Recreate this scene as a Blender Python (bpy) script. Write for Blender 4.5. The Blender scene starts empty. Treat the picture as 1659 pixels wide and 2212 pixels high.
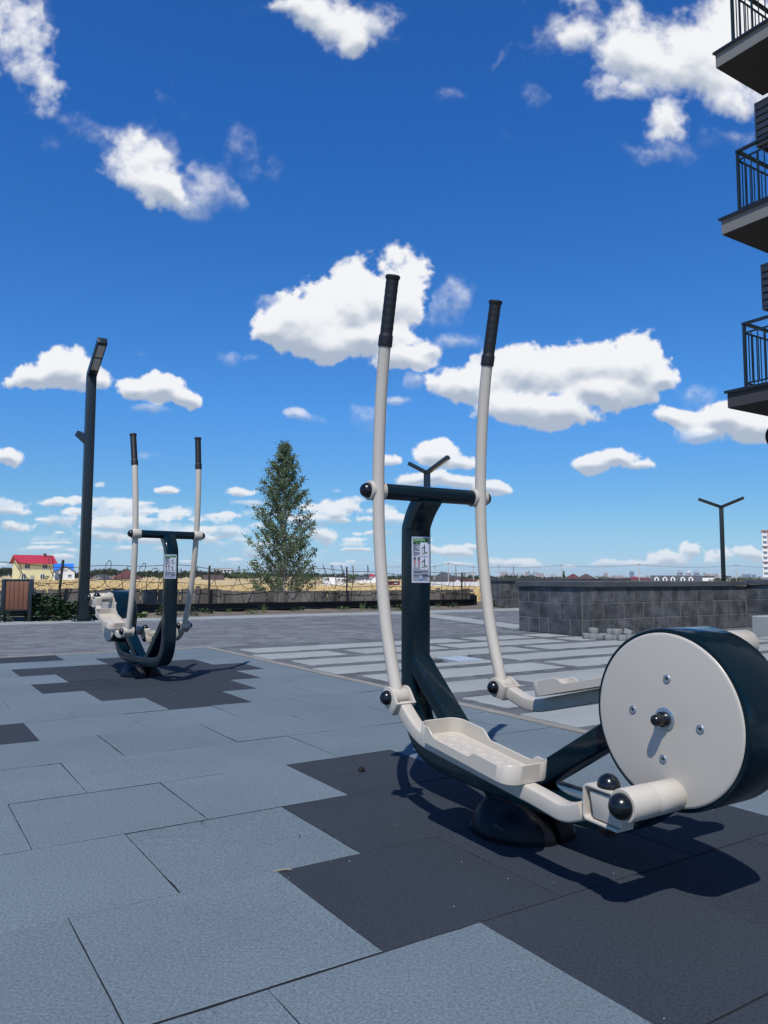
import bpy, bmesh, math, random
from mathutils import Vector, Matrix
R_ = math.radians
C = bpy.context.scene.collection
scene = bpy.context.scene

# ------------------------------------------------------------------ camera
CAM_H = 0.7472
PITCH, ROLL = 0.084, 0.003
fwd = Vector((0, math.cos(PITCH), math.sin(PITCH)))
rgt = Vector((1, 0, 0)); upv = rgt.cross(fwd)
r2 = math.cos(ROLL) * rgt + math.sin(ROLL) * upv
u2 = -math.sin(ROLL) * rgt + math.cos(ROLL) * upv
cam_data = bpy.data.cameras.new('camera'); cam = bpy.data.objects.new('camera', cam_data); C.objects.link(cam)
M = Matrix.Identity(4)
for i in range(3):
    M[i][0] = r2[i]; M[i][1] = u2[i]; M[i][2] = -fwd[i]
M[2][3] = CAM_H
cam.matrix_world = M
cam_data.sensor_fit = 'HORIZONTAL'; cam_data.sensor_width = 36.0
cam_data.lens = 36.0 * 3028 / 3024
cam_data.clip_start = 0.02; cam_data.clip_end = 30000
scene.camera = cam

# ------------------------------------------------------------------ light
SUN_DIR = Vector((-0.11, -0.68, 1.0)).normalized()       # towards the sun
sun_d = bpy.data.lights.new('sun', 'SUN'); sun = bpy.data.objects.new('sun', sun_d); C.objects.link(sun)
sun_d.energy = 4.2; sun_d.angle = R_(0.5); sun_d.color = (1.0, 0.955, 0.88)
sun.rotation_euler = SUN_DIR.to_track_quat('Z', 'Y').to_euler()
SUN_EL = math.asin(SUN_DIR.z)

scene.view_settings.view_transform = 'Standard'; scene.view_settings.look = 'None'
scene.view_settings.exposure = 0.0; scene.view_settings.gamma = 1.0
scene.view_settings.use_curve_mapping = False

# clouds as directions: (x/y, z/y of the direction, radii, tilt, strength)
def px(x, y):            # photograph grid (1659 wide) -> direction slopes, only used for the sky list
    a = (x - 829.5) / 1661; b = (1106 - y) / 1661
    d = fwd + a * r2 + b * u2
    return d.x / d.y, d.z / d.y
CLOUDS = [
 # x, y, rx, ry, tilt(deg, clockwise), strength
 (10,100,125,120,35,1.1),(80,190,88,78,0,1.1),(30,150,90,90,0,1.1),(-40,60,80,90,0,1.0),(-60,180,90,80,0,.9),(120,155,62,34,20,.75),(200,165,24,72,-8,.50),(90,40,30,55,-20,.40),
 (290,325,88,78,-38,1.0),(315,390,85,62,20,1.0),(355,425,50,30,10,.8),(205,275,60,36,10,.42),(335,285,75,28,35,.46),(430,400,55,28,20,.55),(462,385,62,22,48,.58),(405,440,40,22,0,.5),
 (525,325,50,62,-30,.50),(570,360,30,18,20,.4),
 (45,468,42,26,20,.42),(100,493,55,16,8,.38),
 (700,20,110,50,15,1.0),(765,80,60,55,20,1.0),(820,55,50,50,0,.7),(520,25,38,30,0,.35),(640,10,70,30,0,.9),
 (430,250,60,30,20,.34),(250,60,50,18,-30,.30),(1400,330,60,18,10,.34),(1560,300,50,22,0,.4),(350,200,50,18,30,.28),(90,330,40,16,0,.25),(1000,730,40,18,0,.36),
 (1270,60,130,105,0,.95),(1370,130,150,95,20,.95),(1350,205,90,45,10,.8),(1540,120,95,140,20,1.0),(1580,60,80,90,0,1.0),(1450,275,60,45,-20,.8),(1600,215,70,50,0,.85),(1190,90,60,95,0,.5),(1460,320,35,22,0,.42),
 (1097,120,12,36,15,.34),(1118,298,34,24,0,.28),(1010,205,34,22,0,.26),(375,168,10,28,-10,.30),
 (680,690,115,78,-8,1.0),(825,635,70,62,0,1.0),(600,720,45,40,0,.8),(770,650,110,82,0,1.0),(870,650,58,88,0,1.0),(620,690,62,55,0,.95),(700,735,130,40,0,.9),(840,715,85,40,0,.9),(800,715,120,45,0,.9),
 (900,768,80,32,0,.85),(950,755,38,24,0,.8),
 (985,650,45,38,-35,.46),(968,680,40,16,0,.36),(570,652,30,15,0,.36),
 (1020,835,68,45,0,.95),(1150,815,125,66,0,1.0),(1280,800,110,62,0,1.0),(1370,790,60,75,20,1.0),(1410,830,42,28,0,.8),(1120,890,90,40,0,.9),(1210,895,95,42,0,.95),(1300,850,110,45,0,1.0),
 (1480,862,40,24,-20,.42),
 (1450,915,66,26,10,.85),(1560,915,80,40,0,.95),(1620,925,60,42,0,.95),(1520,948,70,22,0,.7),
 (1290,1003,55,22,0,.95),(1340,995,60,26,0,.95),(1380,1007,45,14,0,.8),
 (70,820,55,35,0,.95),(130,805,80,42,0,1.0),(195,830,50,30,0,.85),
 (355,845,55,40,0,1.0),(300,848,50,25,0,.8),(405,868,42,20,15,.9),(320,885,50,9,0,.35),
 (15,990,40,20,0,.9),
 (640,900,35,14,0,.7),(675,905,32,9,0,.5),(835,997,34,14,0,.85),(950,990,60,26,0,.95),(1000,1003,45,20,0,.9),(920,1035,75,18,0,.9),(990,1045,60,18,0,.9),(1065,1053,48,18,0,.9),
 (516,1066,34,11,0,.8),(362,1059,24,9,0,.8),(216,1047,17,8,0,.7),(325,991,22,9,0,.4),(725,1062,16,6,0,.6),(768,1076,30,10,0,.7),
 (728,1095,52,22,0,.95),(775,1120,60,14,0,.85),(700,1162,40,18,0,.9),(820,1090,30,10,0,.7),
 (110,1082,60,12,0,.85),(30,1102,55,15,0,.85),(180,1080,45,9,0,.8),(130,1125,60,12,0,.75),(30,1138,45,16,0,.85),(240,1132,50,14,0,.85),(300,1100,50,11,0,.75),
 (385,1110,40,16,0,.9),(450,1122,50,12,0,.75),(410,1150,60,16,0,.9),(200,1155,70,10,0,.7),(330,1160,70,12,0,.85),(100,1165,80,9,0,.6),(500,1150,50,12,0,.7),(60,1190,90,7,0,.5),(250,1185,60,7,0,.5),(480,1185,60,9,0,.55),
 (760,1175,60,9,0,.7),(940,1190,70,13,0,.8),(970,1187,36,12,0,.85),(830,1125,40,10,0,.6),
 (1110,1213,62,12,0,.85),(1080,1210,22,11,0,.7),(1150,1216,36,6,0,.7),
 (1380,1218,90,11,0,.8),(1450,1205,60,20,0,.95),(1500,1192,46,20,0,.95),(1560,1200,55,20,0,.95),(1620,1198,50,20,0,.9),(1320,1217,40,7,0,.7),
 (310,778,22,9,0,.32),(382,798,24,9,0,.32),(490,790,26,14,20,.28),(525,785,22,9,0,.3),(915,828,22,16,0,.34),(873,870,22,8,0,.36),(800,905,30,20,0,.28),
]
_r = random.Random(21)
for (xa, xb, ya, yb, n) in ((-60, 860, 1085, 1238, 120), (680, 1030, 1140, 1236, 16), (1060, 1720, 1215, 1232, 12)):      # flat little clouds low over the horizon
    for _ in range(n):
        y_ = _r.uniform(ya, yb); k_ = (1262-y_)/170
        CLOUDS.append((_r.uniform(xa, xb), y_, _r.uniform(14, 52)*(.45+k_), _r.uniform(4, 11)*(.25+k_), 0, _r.uniform(.5, .95)))
world = bpy.data.worlds.new('World'); scene.world = world; world.use_nodes = True
nt = world.node_tree; N = nt.nodes; L = nt.links
for n in list(N): N.remove(n)

def mathn(t, op, a, b=None, c=None, clamp=False):
    n = t.nodes.new('ShaderNodeMath'); n.operation = op; n.use_clamp = clamp
    for i, v in enumerate((a, b, c)):
        if v is None: continue
        if isinstance(v, (int, float)): n.inputs[i].default_value = v
        else: t.links.new(v, n.inputs[i])
    return n.outputs[0]

# clouds: a procedurally computed picture of the sky (values worked out below, nothing is loaded),
# laid out by direction: x/y and z/y of the view direction in the world
def cloud_image(CL, W=1500, H=1140, U=(-0.62, 0.62), V=(-0.02, 0.93)):
    import numpy as np
    rng = np.random.RandomState(7)
    def vnoise(fx, fy, seed):
        r = np.random.RandomState(seed)
        gx, gy = int(fx) + 4, int(fy) + 4
        t = r.rand(gy, gx).astype(np.float32)
        xs = np.linspace(0, fx, W, dtype=np.float32) + 1; ys = np.linspace(0, fy, H, dtype=np.float32) + 1
        def ax(p):
            i = np.floor(p).astype(int); f = p - i
            w = [((1-f)**3)/6, (3*f**3-6*f**2+4)/6, (-3*f**3+3*f**2+3*f+1)/6, f**3/6]
            return i, w
        ix, wx = ax(xs); iy, wy = ax(ys)
        rows = sum(t[:, np.clip(ix+k-1, 0, gx-1)] * wx[k] for k in range(4))
        return sum(rows[np.clip(iy+k-1, 0, gy-1), :] * wy[k][:, None] for k in range(4))
    def fbm(f0, octs, rough, seed, billow=False, asp=1.0):
        s = 0; a = 1; tot = 0
        for o in range(octs):
            n = vnoise(f0*2**o, f0*2**o*H/W*asp, seed+o*17)
            n = (n-.5)*2.6
            if billow: n = 1-2*np.minimum(np.abs(n)*1.5, 1.0)
            s = s + a*n; tot += a; a *= rough
        return s/tot
    uu, vv = np.meshgrid(np.linspace(U[0], U[1], W), np.linspace(V[0], V[1], H))
    uu = uu.astype(np.float32); vv = vv.astype(np.float32)
    el = np.clip(vv, 0, .6)
    nearh = np.clip(1-el*5.5, 0, 1)                      # 1 at the horizon
    big = fbm(14, 7, .56, 1); fine = fbm(52, 6, .6, 50); bil = fbm(40, 5, .55, 90, True); bilf = fbm(110, 4, .55, 130, True)
    wx_ = fbm(18, 6, .6, 200); wy_ = fbm(18, 6, .6, 300)
    amp = (el + .06) * .085
    x = uu + wx_*amp; y = vv + wy_*amp*.8
    S = np.full_like(uu, -1.5); RV = np.zeros_like(uu); WS = np.full_like(uu, 1e-6); ST = np.zeros_like(uu)
    for (cx, cy, rx, ry, t, s) in CL:
        a, b = rx*(1.06 if s > .6 else 1.25), ry*(1.06 if s > .6 else 1.25)
        R = max(a, b)*2.6
        i0, i1 = np.searchsorted(uu[0], [cx-R, cx+R]); j0, j1 = np.searchsorted(vv[:, 0], [cy-R, cy+R])
        if i1 <= i0 or j1 <= j0: continue
        sl = (slice(j0, j1), slice(i0, i1))
        dx = x[sl]-cx; dy = y[sl]-cy; ct, st = np.cos(t), np.sin(t)
        p = (dx*ct+dy*st)/a; q = (-dx*st+dy*ct)/b
        flat = np.where(q < 0, 1.15, .95) if s > .6 else 1.0
        r = np.sqrt(p*p+(q*flat)**2)
        f = s*(1-r**1.3)*1.05 if s > .6 else (s+.22)*(1-r**1.6)
        m = np.maximum(S[sl], f) + .06*np.exp(-np.abs(S[sl]-f)*9)
        w = np.exp(np.clip(f, -2, 1)*5)
        RV[sl] += w*np.clip(q, -1.3, 1.3); WS[sl] += w; ST[sl] += w*s; S[sl] = m
    rv = RV/WS; st_ = ST/WS
    solid = np.clip((st_-.5)/.3, 0, 1)                   # 0 = wispy scrap, 1 = cumulus
    n = big*(1-nearh*.85)*.80 + fine*(.42+1.0*nearh)
    nb = bil*(1-nearh*.7)*.24 + bilf*(.14+.18*nearh)
    high = np.clip((el-.40)*6, 0, 1)                     # overhead clouds are softer
    F = S + n*(.98+.85*(1-solid)+.40*high) + nb*solid*(1-high*.7)
    F = F - .06
    def ss(a, lo, hi):
        k = np.clip((a-lo)/(hi-lo), 0, 1); return k*k*(3-2*k)
    wid = .30 + .14*nearh + .42*high + .62*(1-solid)
    alpha = ss(F, 0.0, 1.0*wid)*(.96 - .40*(1-solid))*(1-.18*nearh)
    fil = fbm(70, 5, .65, 400)
    alpha = alpha*(1-(1-solid)*np.clip(.45-fil*1.3, 0, .85))
    def blur(a, k):
        for ax in (0, 1):
            c = np.cumsum(np.concatenate([np.repeat(np.take(a, [0], ax), k+1, ax), a, np.repeat(np.take(a, [-1], ax), k, ax)], ax), ax)
            n_ = a.shape[ax]
            a = (np.take(c, range(2*k+1, 2*k+1+n_), ax)-np.take(c, range(0, n_), ax))/(2*k+1)
        return a
    T = np.clip(F, 0, 1.1)**.8
    def relief(k, dx, dy):
        b = blur(blur(T, k), k)
        return b - np.roll(np.roll(b, dy, 0), dx, 1)     # samples down-right: bright where light comes from up-left
    rel = relief(2, 1, -3)
    rel1 = np.roll(blur(T, 2), 4, 0) - np.roll(blur(T, 2), -4, 0)
    rel2 = np.roll(blur(T, 7), 10, 0) - np.roll(blur(T, 7), -10, 0)
    rel3 = np.roll(blur(T, 16), 24, 0) - np.roll(blur(T, 16), -24, 0)
    # roll(+k,0) brings values from lower rows (lower elevation) here: positive where cloud is below and sky above
    shade = .56 + .34*np.clip(rv*1.0+.1, -1, 1)*solid + rel1*.75 + rel2*.50 + rel3*.45 + nb*.55*solid + big*.32
    thick = ss(F, .30, 1.0)
    shade = shade + (1-thick)*.22 + high*.10
    shade = np.clip(shade, 0, 1)
    lo = np.array([.43, .50, .61]); hi = np.array([.97, .975, .985])
    col = lo + (hi-lo)*ss(shade, -.10, .95)[..., None]
    hz = nearh[..., None]*.26
    col = col*(1-hz) + np.array([.80, .86, .93])*hz
    edge = np.clip(vv/.012, 0, 1)*np.clip((vv-V[0])/.01, 0, 1)*np.clip((V[1]-vv)/.05, 0, 1)*np.clip((uu-U[0])/.03, 0, 1)*np.clip((U[1]-uu)/.03, 0, 1)
    alpha = alpha*edge
    return np.dstack([col, alpha]).astype(np.float32)
CU, CV = (-0.62, 0.62), (-0.02, 0.93)
def conv(cl):
    out = []
    for (x, y, rx, ry, t, s) in cl:
        c0 = px(x, y); c1 = px(x + rx, y); c2 = px(x, y + ry)
        out.append((c0[0], c0[1], c1[0]-c0[0], c0[1]-c2[1], -R_(t), s))
    return out
import numpy as np
_a = cloud_image(conv(CLOUDS))
cimg = bpy.data.images.new('clouds', _a.shape[1], _a.shape[0], alpha=True, float_buffer=True)
cimg.colorspace_settings.name = 'Non-Color'; cimg.alpha_mode = 'CHANNEL_PACKED'
cimg.pixels.foreach_set(_a.ravel()); cimg.pack()
tc = N.new('ShaderNodeTexCoord'); sp = N.new('ShaderNodeSeparateXYZ'); L.new(tc.outputs['Generated'], sp.inputs[0])
ay = mathn(nt, 'MAXIMUM', mathn(nt, 'ABSOLUTE', sp.outputs[1]), 0.02)
u = mathn(nt, 'DIVIDE', sp.outputs[0], ay); v = mathn(nt, 'DIVIDE', sp.outputs[2], ay)
u = mathn(nt, 'ADD', u, mathn(nt, 'MULTIPLY', mathn(nt, 'LESS_THAN', sp.outputs[1], 0.0), 0.07))
cmb = N.new('ShaderNodeCombineXYZ')
L.new(mathn(nt, 'DIVIDE', mathn(nt, 'SUBTRACT', u, CU[0]), CU[1]-CU[0]), cmb.inputs[0])
L.new(mathn(nt, 'DIVIDE', mathn(nt, 'SUBTRACT', v, CV[0]), CV[1]-CV[0]), cmb.inputs[1])
ti = N.new('ShaderNodeTexImage'); ti.image = cimg; ti.extension = 'CLIP'; ti.interpolation = 'Cubic'
L.new(cmb.outputs[0], ti.inputs[0])
alpha = ti.outputs['Alpha']
# sky
sky = N.new('ShaderNodeTexSky'); sky.sky_type = 'NISHITA'; sky.sun_disc = False
sky.sun_elevation = SUN_EL; sky.sun_rotation = math.atan2(SUN_DIR.x, SUN_DIR.y)
sky.altitude = 150; sky.air_density = 1.0; sky.dust_density = .25; sky.ozone_density = 5.0
skb = N.new('ShaderNodeVectorMath'); skb.operation = 'SCALE'; L.new(sky.outputs[0], skb.inputs[0]); skb.inputs['Scale'].default_value = 1.6
tint = N.new('ShaderNodeValToRGB'); L.new(sp.outputs[2], tint.inputs[0])      # white balance of the sky by elevation
SKYRAMP = [(0.0, (.65, .91, 1.35)), (.010, (.628, .911, 1.35)), (.034, (.574, .838, 1.185)), (.058, (.555, .843, 1.103)), (.10, (.493, .831, 1.103)),
           (.217, (.395, .906, 1.37)), (.42, (.278, .863, 1.459)), (.531, (.242, .832, 1.541)), (1.0, (.30, .80, 1.40))]
el = tint.color_ramp.elements
while len(el) < len(SKYRAMP): el.new(.5)
for e, (p, c) in zip(el, SKYRAMP): e.position = p
for (p, c) in SKYRAMP:
    e = min(el, key=lambda q: abs(q.position - p)); e.color = (c[0]/1.6, c[1]/1.6, c[2]/1.6, 1)
skt = N.new('ShaderNodeVectorMath'); skt.operation = 'MULTIPLY'; L.new(skb.outputs[0], skt.inputs[0]); L.new(tint.outputs[0], skt.inputs[1])
SKY_STR = 0.10
clb = N.new('ShaderNodeVectorMath'); clb.operation = 'SCALE'; L.new(ti.outputs['Color'], clb.inputs[0]); clb.inputs['Scale'].default_value = 0.97 / SKY_STR
mixs = N.new('ShaderNodeMix'); mixs.data_type = 'RGBA'; L.new(alpha, mixs.inputs['Factor'])
L.new(skt.outputs[0], mixs.inputs['A']); L.new(clb.outputs[0], mixs.inputs['B'])
bg = N.new('ShaderNodeBackground'); bg.inputs['Strength'].default_value = SKY_STR
L.new(mixs.outputs['Result'], bg.inputs['Color'])
wo = N.new('ShaderNodeOutputWorld'); L.new(bg.outputs[0], wo.inputs['Surface'])

# ------------------------------------------------------------------ helpers
TH = 0.572                                   # direction of the paving grid
E1 = Vector((math.cos(TH), math.sin(TH), 0)); E2 = Vector((-math.sin(TH), math.cos(TH), 0))
def gp(a, b, z=0.0): return E1*a + E2*b + Vector((0, 0, z))

def noise(t, vec, scale, detail, rough, dist=0.0):
    n = t.nodes.new('ShaderNodeTexNoise'); n.inputs['Scale'].default_value = scale
    n.inputs['Detail'].default_value = detail; n.inputs['Roughness'].default_value = rough
    n.inputs['Distortion'].default_value = dist; t.links.new(vec, n.inputs['Vector'])
    return n.outputs['Fac']
def mat(name, col, rough=.6, metal=0.0, rvar=0.0, dust=0.0, var=0.0, vscale=4.0, bump=0.0, bscale=200.0, island=0.0, col2=None, spec=None, speck=0.0, sscale=300.0, detail=4, bdist=.002):
    m = bpy.data.materials.new(name); m.use_nodes = True
    t = m.node_tree; b = t.nodes['Principled BSDF']
    b.inputs['Roughness'].default_value = rough; b.inputs['Metallic'].default_value = metal
    if spec is not None: b.inputs['Specular IOR Level'].default_value = spec
    co = t.nodes.new('ShaderNodeTexCoord').outputs['Object']
    c = t.nodes.new('ShaderNodeRGB'); c.outputs[0].default_value = (*col, 1); cur = c.outputs[0]
    def mixc(f, a, bb):
        n = t.nodes.new('ShaderNodeMix'); n.data_type = 'RGBA'
        if isinstance(f, (int, float)): n.inputs['Factor'].default_value = f
        else: t.links.new(f, n.inputs['Factor'])
        for k, s in (('A', a), ('B', bb)):
            if isinstance(s, tuple): n.inputs[k].default_value = (*s, 1)
            else: t.links.new(s, n.inputs[k])
        return n.outputs['Result']
    def scale(cu, f):
        n = t.nodes.new('ShaderNodeVectorMath'); n.operation = 'SCALE'; t.links.new(cu, n.inputs[0]); t.links.new(f, n.inputs['Scale']); return n.outputs[0]
    if col2 is not None:
        nf = noise(t, co, vscale*.7, 5, .6)
        cur = mixc(mathn(t, 'MULTIPLY_ADD', mathn(t, 'SUBTRACT', nf, .5), 2.6, .5, clamp=True), cur, col2)
    if var:
        nf = noise(t, co, vscale, detail, .62)
        cur = scale(cur, mathn(t, 'MULTIPLY_ADD', mathn(t, 'SUBTRACT', nf, .5), var*3, 1.0))
    if island:
        gi_ = t.nodes.new('ShaderNodeNewGeometry')
        cur = scale(cur, mathn(t, 'MULTIPLY_ADD', mathn(t, 'SUBTRACT', gi_.outputs['Random Per Island'], .5), island*2, 1.0))
    if speck:
        nf = noise(t, co, sscale, 2, .7)
        cur = scale(cur, mathn(t, 'MULTIPLY_ADD', mathn(t, 'SUBTRACT', nf, .5), speck*3.2, 1.0))
    if dust:
        nf = noise(t, co, 5.0, 6, .7); nf2 = noise(t, co, 90.0, 3, .6)
        ds = mathn(t, 'MULTIPLY', mathn(t, 'MULTIPLY_ADD', nf, 3.0, -1.45, clamp=True), mathn(t, 'MULTIPLY_ADD', nf2, 3.0, -1.2, clamp=True))
        cur = mixc(mathn(t, 'MULTIPLY', ds, dust), cur, (.30, .28, .25))
    if rvar:
        nf = noise(t, co, 7.0, 5, .65)
        t.links.new(mathn(t, 'MULTIPLY_ADD', mathn(t, 'SUBTRACT', nf, .5), rvar*2.5, rough, clamp=True), b.inputs['Roughness'])
    t.links.new(cur, b.inputs['Base Color'])
    if bump:
        nf = noise(t, co, bscale, 3, .6); bn = t.nodes.new('ShaderNodeBump')
        bn.inputs['Strength'].default_value = bump; bn.inputs['Distance'].default_value = bdist
        t.links.new(nf, bn.inputs['Height']); t.links.new(bn.outputs[0], b.inputs['Normal'])
    return m

def tag(o, label=None, cat=None, group=None, kind=None):
    if label: o['label'] = label
    if cat: o['category'] = cat
    if group: o['group'] = group
    if kind: o['kind'] = kind
    return o
def empty(name, loc=(0, 0, 0), rz=0.0):
    o = bpy.data.objects.new(name, None); o.empty_display_size = .1; C.objects.link(o)
    o.location = loc; o.rotation_euler = (0, 0, rz); return o

class MB:
    def __init__(s): s.v = []; s.f = []; s.mi = []
    def add(s, vs, fs, mi=0):
        n = len(s.v); s.v += [Vector(v) for v in vs]
        for f in fs: s.f.append([i+n for i in f]); s.mi.append(mi)
        return s
    def box(s, lo, hi, X=None, mi=0, bottom=True):
        """box between two corners, optionally placed by matrix X"""
        x0, y0, z0 = lo; x1, y1, z1 = hi
        vs = [Vector(p) for p in ((x0,y0,z0),(x1,y0,z0),(x1,y1,z0),(x0,y1,z0),(x0,y0,z1),(x1,y0,z1),(x1,y1,z1),(x0,y1,z1))]
        if X is not None: vs = [X @ v for v in vs]
        fs = [(4,5,6,7),(0,1,5,4),(1,2,6,5),(2,3,7,6),(3,0,4,7)] + ([(3,2,1,0)] if bottom else [])
        return s.add(vs, fs, mi)
    def prism(s, poly, d0, d1, axis='x', mi=0):
        """poly: 2D points; extruded along axis from d0 to d1"""
        def mk(p, d):
            if axis == 'x': return (d, p[0], p[1])
            if axis == 'y': return (p[0], d, p[1])
            return (p[0], p[1], d)
        n = len(poly)
        vs = [mk(p, d0) for p in poly] + [mk(p, d1) for p in poly]
        fs = [(i, (i+1) % n, n+(i+1) % n, n+i) for i in range(n)] + [tuple(range(n))[::-1], tuple(range(n, 2*n))]
        return s.add(vs, fs, mi)
    def sweep(s, path, prof, side=Vector((1, 0, 0)), closed=True, caps=True, mi=0, loop=False):
        """prof: list of (a along side, b along normal) ; path in 3D"""
        P = [Vector(p) for p in path]; n = len(P); m = len(prof); base = len(s.v)
        for i, p in enumerate(P):
            if loop: t = P[(i+1) % n] - P[i-1]
            else: t = P[min(i+1, n-1)] - P[max(i-1, 0)]
            t.normalize(); sd = (side - t*side.dot(t)).normalized(); nn = sd.cross(t)
            pr = prof[i] if isinstance(prof[0][0], (list, tuple)) else prof
            m = len(pr)
            for a, b in pr: s.v.append(p + sd*a + nn*b)
        cnt = n if loop else n-1
        for i in range(cnt):
            j = (i+1) % n
            for k in range(m):
                kk = (k+1) % m
                s.f.append([base+i*m+k, base+i*m+kk, base+j*m+kk, base+j*m+k]); s.mi.append(mi)
        if caps and not loop:
            s.f.append([base+k for k in range(m)][::-1]); s.mi.append(mi)
            s.f.append([base+(n-1)*m+k for k in range(m)]); s.mi.append(mi)
        return s
    def tube(s, path, r, seg=12, caps=True, mi=0):
        P = [Vector(p) for p in path]; n = len(P); base = len(s.v)
        rs = r if isinstance(r, (list, tuple)) else [r]*n
        d = (P[-1]-P[0]).normalized(); ref = Vector((1, 0, 0)) if abs(d.x) < .8 else Vector((0, 0, 1))
        for i, p in enumerate(P):
            t = (P[min(i+1, n-1)] - P[max(i-1, 0)]).normalized()
            a = (ref - t*ref.dot(t)).normalized(); b = t.cross(a)
            for k in range(seg):
                q = 2*math.pi*k/seg; s.v.append(p + (a*math.cos(q)+b*math.sin(q))*rs[i])
        for i in range(n-1):
            for k in range(seg):
                kk = (k+1) % seg; s.f.append([base+i*seg+k, base+i*seg+kk, base+(i+1)*seg+kk, base+(i+1)*seg+k]); s.mi.append(mi)
        if caps:
            s.f.append([base+k for k in range(seg)][::-1]); s.mi.append(mi)
            s.f.append([base+(n-1)*seg+k for k in range(seg)]); s.mi.append(mi)
        return s
    def lathe(s, prof, o, ax, seg=24, mi=0):
        """prof: (radius, distance along axis)"""
        ax = Vector(ax).normalized(); o = Vector(o)
        ref = Vector((0, 0, 1)) if abs(ax.z) < .8 else Vector((1, 0, 0))
        a = (ref - ax*ref.dot(ax)).normalized(); b = ax.cross(a); base = len(s.v); n = len(prof)
        for r, h in prof:
            for k in range(seg):
                q = 2*math.pi*k/seg; s.v.append(o + ax*h + (a*math.cos(q)+b*math.sin(q))*max(r, 1e-5))
        for i in range(n-1):
            for k in range(seg):
                kk = (k+1) % seg; s.f.append([base+i*seg+k, base+i*seg+kk, base+(i+1)*seg+kk, base+(i+1)*seg+k]); s.mi.append(mi)
        s.f.append([base+k for k in range(seg)][::-1]); s.mi.append(mi)
        s.f.append([base+(n-1)*seg+k for k in range(seg)]); s.mi.append(mi)
        return s
    def quad(s, a, b, c, d, mi=0): return s.add([a, b, c, d], [(0, 1, 2, 3)], mi)
    def build(s, name, mats, parent=None, bevel=0.0, smooth=True, angle=35, segs=2):
        me = bpy.data.meshes.new(name)
        me.from_pydata([tuple(v) for v in s.v], [], s.f); me.update()
        for m in (mats if isinstance(mats, (list, tuple)) else [mats]): me.materials.append(m)
        me.polygons.foreach_set('material_index', s.mi)
        if bevel:
            bm = bmesh.new(); bm.from_mesh(me)
            es = [e for e in bm.edges if len(e.link_faces) == 2 and e.calc_face_angle(0) > R_(30)]
            bmesh.ops.bevel(bm, geom=es, offset=bevel, segments=segs, affect='EDGES', clamp_overlap=True, profile=.5)
            bm.to_mesh(me); bm.free()
        if smooth:
            me.polygons.foreach_set('use_smooth', [True]*len(me.polygons)); me.set_sharp_from_angle(angle=R_(angle))
        o = bpy.data.objects.new(name, me); C.objects.link(o)
        if parent is not None: o.parent = parent
        return o
def rrect(w, h, r, n=3):
    """rounded rectangle profile, half sizes w,h"""
    out = []
    for cx, cy, a0 in ((w-r, h-r, 0), (-w+r, h-r, 90), (-w+r, -h+r, 180), (w-r, -h+r, 270)):
        for k in range(n+1):
            a = R_(a0+90*k/n); out.append((cx+r*math.cos(a), cy+r*math.sin(a)))
    return out
def spline(pts, n=8):
    """Catmull-Rom through points"""
    P = [Vector(p) for p in pts]; P = [2*P[0]-P[1]] + P + [2*P[-1]-P[-2]]; out = []
    for i in range(1, len(P)-2):
        for k in range(n):
            t = k/n; a, b, c, d = P[i-1], P[i], P[i+1], P[i+2]
            out.append(.5*((2*b)+(c-a)*t+(2*a-5*b+4*c-d)*t*t+(3*b-a-3*c+d)*t**3))
    out.append(P[-2]); return out
def round_path(pts, r, n=6):
    """polyline with rounded corners"""
    P = [Vector(p) for p in pts]; out = [P[0]]
    for i in range(1, len(P)-1):
        a = (P[i-1]-P[i]); b = (P[i+1]-P[i]); rr = min(r if not isinstance(r, (list, tuple)) else r[i-1], a.length*.48, b.length*.48)
        s0 = P[i]+a.normalized()*rr; s1 = P[i]+b.normalized()*rr
        for k in range(n+1):
            t = k/n; out.append((1-t)**2*s0+2*t*(1-t)*P[i]+t*t*s1)
    out.append(P[-1]); return out
def copy_tree(o, parent=None):
    c = o.copy(); C.objects.link(c); c.parent = parent
    for ch in list(o.children): copy_tree(ch, c)
    return c

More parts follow.
